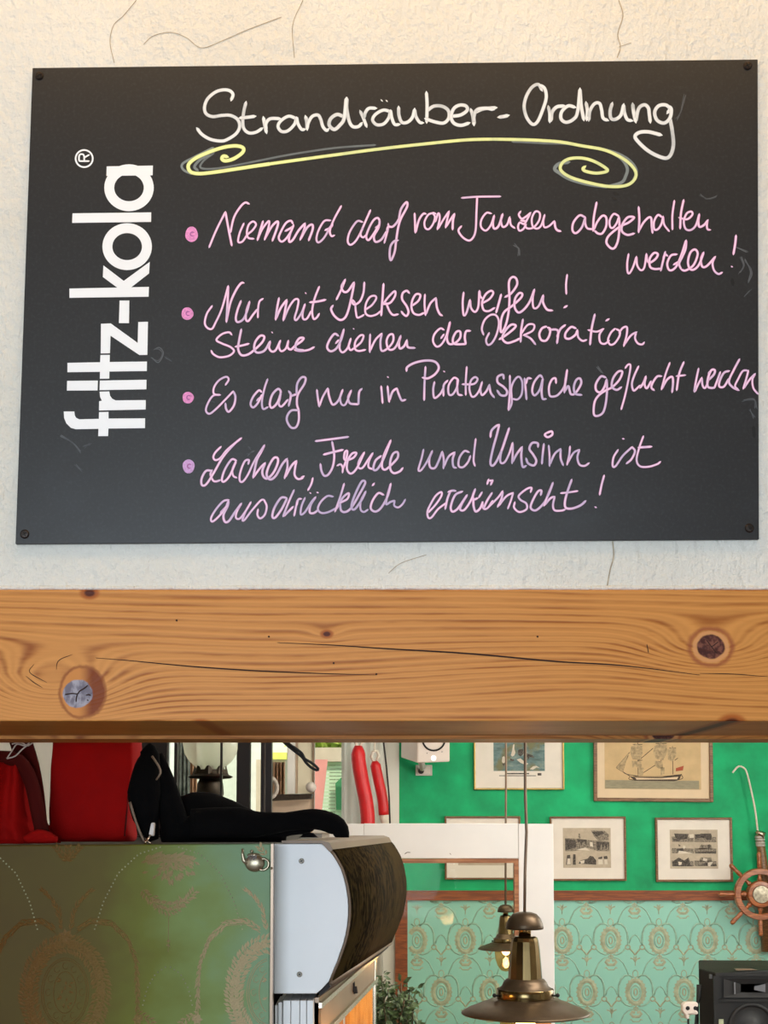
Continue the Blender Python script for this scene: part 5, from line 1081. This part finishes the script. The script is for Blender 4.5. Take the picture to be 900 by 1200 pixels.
# big red cushion
def pillow(name, pts, Y, depth, mat, parent, nlay=6, inset=.12):
    """closed outline in photo pixels, rounded front and back like stuffed cloth"""
    P = smooth_path([(x_, y_, 0) for x_, y_ in pts+[pts[0]]], 4)[:-1]; n = len(P)
    cx_ = sum(p.x for p in P)/n; cy_ = sum(p.y for p in P)/n; mb = MB(); v = []; f = []
    for i in range(nlay*2+1):
        a_ = -math.pi/2+math.pi*i/(nlay*2); s_ = 1-inset*(1-math.cos(a_)); yy = Y+depth/2*(1+math.sin(a_))
        for p in P:
            w3 = at(cx_+(p.x-cx_)*s_, cy_+(p.y-cy_)*s_, Y); w3.y = yy+.004*noise.noise(Vector((p.x*.05, p.y*.05, i*.3))); v.append(w3)
    L_ = nlay*2+1
    for i in range(L_-1):
        for j in range(n): f.append((i*n+j, i*n+(j+1) % n, (i+1)*n+(j+1) % n, (i+1)*n+j))
    f.append(tuple(range(n))); f.append(tuple((L_-1)*n+j for j in range(n)))
    return build(name, lift(mb.add(v, f)), mat, parent, smooth=True)
rc = thing('red_cushion', 'large plain red cushion standing upright behind the brocade panel', 'cushion', at(105, 991, RY+.03))
pillow('cushion_body', [(62, 820), (110, 818), (158, 822), (159, 870), (157, 920), (152, 965), (150, 988), (110, 990), (60, 990), (54, 965), (56, 900)], RY+.085, .08, M['red_cloth'], rc)
q = MB(); q.tube(smooth_path([at(x_, y_, RY+.086) for x_, y_ in ((150, 900), (149, 940), (146, 980))], .01), .0016, 6)
build('seam', q, M['red_dark'], rc)
rb = thing('red_cloth_bag', 'red drawstring cloth bag slumped at the left end of the panel', 'bag', at(20, 991, RY))
# slumped sack: sheet with folds
mb = MB(); nx, nz = 46, 40; v = []
for j in range(nz+1):
    for i in range(nx+1):
        u = i/nx; w_ = j/nz
        xr = 28+18*(w_**1.2) if w_ < .75 else 42+14*(w_-.75)/.25
        x_ = -70+(xr+70)*u; y_ = 893+98*w_
        p = at(x_, y_, RY); p.y = RY+.035-.030*math.sin(math.pi*min(1, u*1.0))**.5+.010*math.sin(u*26+w_*5)*(1-w_*.6)+.006*noise.noise(Vector((u*5, w_*6, 0)))+.05*(abs(2*u-1)**8)
        v.append(p)
mb.add(v, [(j*(nx+1)+i, (j+1)*(nx+1)+i, (j+1)*(nx+1)+i+1, j*(nx+1)+i+1) for j in range(nz) for i in range(nx)])
build('sack_body', lift(mb, z_r+.003), M['red_cloth'], rb, smooth=True, solid=.004)
q = MB()
q.tube(smooth_path([at(x_, y_, RY+.02) for x_, y_ in ((-30, 890), (0, 888), (22, 892), (36, 915), (44, 950), (50, 978))], .01), [.012]*0 or .011, 10)
build('gathered_hem', q, M['red_dark'], rb, smooth=True)
q = MB()
for st in ('8,889 14,880 20,872 30,874 36,868', '8,889 18,886 26,878 34,872', '14,872 24,870 33,874 40,868'):
    q.tube(smooth_path([at(a_, b_, RY+.0) for a_, b_ in px(st)[0]], .004), .0011, 6)
build('drawstring', q, M['cord'], rb, smooth=True, label='thin pale drawstring')
rs = thing('dark_red_strap', 'wide dark red cloth strap hanging between the red bag and the red cushion', 'strap', at(50, 990, RY+.05))
mb = MB(); L1 = [(10, 862), (22, 900), (34, 935), (44, 968), (50, 985)]; L2 = [(36, 862), (46, 895), (52, 930), (55, 960), (58, 986)]
a_ = smooth_path([at(x_, y_, RY+.06) for x_, y_ in L1], .01); b_ = smooth_path([at(x_, y_, RY+.05) for x_, y_ in L2], .01); n = min(len(a_), len(b_))
build('strap_band', MB().sweep(a_[:n], b_[:n]), M['red_dark'], rs, smooth=True, solid=.004)
ft = MB()
for i in range(3): ft.tube(smooth_path([at(30+i*5, 985+i, RY+.0), at(45+i*5, 978+i*3, RY-.005), at(60+i*3, 982+i*2, RY)], .005), .008, 8)
build('fold', lift(ft), M['red_cloth'], rb, smooth=True)

BGY = 2.10
bg_ = thing('black_bag', 'black soft bag lying on the brocade panel with its thick shoulder band', 'bag', at(250, 988, BGY))
def T3(pts, rad, Y, flat=1.0, step=.008):
    P = smooth_path([at(x_, y_, Y+(dy[0] if dy else 0)) for x_, y_, *dy in pts], step); n = len(P); k = mpp(Y)
    rr = []
    for i in range(n):
        u = i/(n-1)*(len(rad)-1); j = min(int(u), len(rad)-2); rr.append((rad[j]+(rad[j+1]-rad[j])*(u-j))*k)
    return P, rr
q = MB()
P, rr = T3([(203, 985), (212, 964), (228, 956), (252, 962), (285, 970), (318, 976)], [8, 26, 31, 28, 22, 12], BGY+.05); q.tube(P, rr, 20, flat=.8)
P, rr = T3([(190, 982), (235, 972), (290, 974), (335, 984)], [12, 20, 18, 6], BGY+.02); q.tube(P, rr, 16)
build('bag_body', lift(q), M['black_cloth'], bg_, smooth=True)
q = MB()
P, rr = T3([(180, 985), (170, 950), (170, 915), (175, 885), (170, 876)], [6, 16, 20, 15, 8], BGY); q.tube(P, rr, 16, flat=.5)
P, rr = T3([(208, 985), (202, 955), (194, 920), (184, 884)], [18, 16, 12, 7], BGY+.01); q.tube(P, rr, 16, flat=.5)
build('side_flap', lift(q), M['black_cloth'], bg_, smooth=True)
q = MB(); P, rr = T3([(152, 940), (160, 965), (168, 985), (172, 990)], [1.8, 1.4, 1.4, 1.2], BGY-.02); q.tube(P, rr, 8)
P, rr = T3([(178, 886), (186, 898), (188, 906), (183, 914)], [1.3, 1.3, 1.3, 1.0], BGY-.035); q.tube(P, rr, 8)
build('thin_strap', lift(q), M['case_tan'], bg_, smooth=True, label='thin brown leather loop')
q = MB()
P, rr = T3([(225, 968), (262, 966), (300, 966), (335, 963), (370, 960), (391, 966), (399, 973), (401, 983)], [20, 20, 20, 14, 11, 12, 12, 8], 2.03); q.tube(P, rr, 18, flat=.75)
build('shoulder_band', lift(q, z_r+.009), M['black_cloth'], bg_, smooth=True)
q = MB()
P, rr = T3([(270, 985), (310, 983), (340, 976), (362, 974), (368, 968)], [9, 10, 4, 3, 2], 2.05); q.tube(P, rr, 12, flat=.7)
P, rr = T3([(352, 986), (358, 980), (366, 980), (372, 985)], [3, 4, 4, 2], 2.04); q.tube(P, rr, 12)
build('lower_strap', lift(q, z_r+.009), M['black_cloth'], bg_, smooth=True)
tg = thing('white_tag', 'small glossy white clip at the lower left of the black bag', 'clip', at(175, 985, 2.04))
build('clip_body', MB().prism([at(x_, y_, 2.04) for x_, y_ in ((174, 979), (177, 964), (181, 964), (180, 980))], .01), M['speaker_white'], tg, bevel=.002)
build('clip_hook', MB().tube([at(176, 979, 2.04), at(171, 986, 2.03), at(170, 990, 2.03)], .0018, 8).tube([at(171, 984, 2.03), at(178, 990, 2.03)], .0014, 8), M['chrome'], tg, smooth=True)
# wire hook under the beam
hk = thing('wire_hook', 'black double wire hook hanging slanted from the beam', 'hook', at(325, 862, 2.1))
q = MB(); HYY = 2.1
q.tube(smooth_path([at(x_, y_, HYY) for x_, y_ in ((318, 850), (334, 868), (345, 876), (354, 883), (357, 889), (362, 892), (368, 896), (373, 901), (371, 902.5), (364, 899), (358, 893), (354, 887), (345, 880), (333, 870), (318, 853))], .004), .0021, 8)
build('wire', q, M['black'], hk, smooth=True)

# ================================================================ dark glazed lantern case with the oil lamp
LY_ = 3.3
dv = thing('dark_lantern_case', 'dark-framed glazed case around the oil lamp behind the bag', 'lantern case', (at(255, 990, 3.1).x, 3.1, z_r-.02))
def post(a_, b_, Y, mat=M['dark_wood'], nm='post', ya=0, dep=.03): build(nm, MB().box((at(a_, 930, Y).x, Y+ya, z_r-.0035), (at(b_, 930, Y).x, Y+ya+dep, 2.0)), mat, dv)
post(160, 195, 3.05); post(203.5, 206.8, 3.05); post(278, 292.5, 3.05); post(305.3, 308.5, 3.05); post(311, 318, 3.06)
post(257.6, 260, 3.05, nm='glazing_bar', dep=.012)
post(308.5, 311, 3.07, M['steel_tan'], 'brown_strip')
build('top_board', MB().box((at(150, 930, 3.05).x, 3.0, 2.0), (at(318, 930, 3.05).x, 3.75, 2.03)), M['dark_wood'], dv)
build('base_board', MB().box((at(150, 930, 3.05).x, 3.0, z_r-.0038), (at(318, 930, 3.05).x, 3.75, z_r-.0005)), M['dark_wood'], dv)
build('pane', MB().box((at(207, 930, 3.06).x, 3.062, z_r), (at(278, 930, 3.06).x, 3.065, 2.0)), M['pane'], dv)
build('back_post', MB().box((at(277, 930, 3.7).x, 3.7, z_r), (at(280, 930, 3.7).x, 3.73, 2.0)), M['dark_wood'], dv)
k = mpp(LY_); oc = at(246, 960, LY_)
def oz(y): return at(246, y, LY_).z
ol = thing('oil_lamp', 'old oil lamp with large glass globe and dark crown-shaped gallery', 'oil lamp', (oc.x, LY_, z_r))
def prof(pts): return [(r_*k, oz(y_)) for r_, y_ in pts]
build('globe', MB().lathe(prof([(12, 905), (16, 900), (24, 893), (30, 884), (33, 870), (33, 850), (26, 835), (17, 825), (14, 815)]), (oc.x, LY_, 0), 36, 'Z', False), M['milk_glass'], ol, smooth=True)
gal = MB(); nn = 24; v = []
for i in range(nn+1):
    a_ = 2*math.pi*i/nn; v += [(oc.x+22*k*math.cos(a_), LY_+22*k*math.sin(a_), oz(911)), (oc.x+18*k*math.cos(a_), LY_+18*k*math.sin(a_), oz(895 if i % 3 == 0 else 902))]
gal.add(v, [(2*i, 2*i+2, 2*i+3, 2*i+1) for i in range(nn)])
gal.lathe(prof([(14, 904), (24, 909), (26.5, 910), (24, 912), (14, 913)]), (oc.x, LY_, 0), 28, 'Z')
build('gallery', gal, M['old_metal'], ol, label='dark crown-shaped metal gallery')
build('font', MB().lathe(prof([(12, 912), (15, 918), (16, 930), (13, 940), (7, 948), (6, 958), (14, 965), (18, 969)])+[(18*k, z_r)], (oc.x, LY_, 0), 28, 'Z'), M['old_metal'], ol, smooth=True)
build('chimney', MB().lathe(prof([(8, 905), (11, 880), (8, 850), (7, 790)]), (oc.x, LY_, 0), 24, 'Z', False), M['pane'], ol, smooth=True)
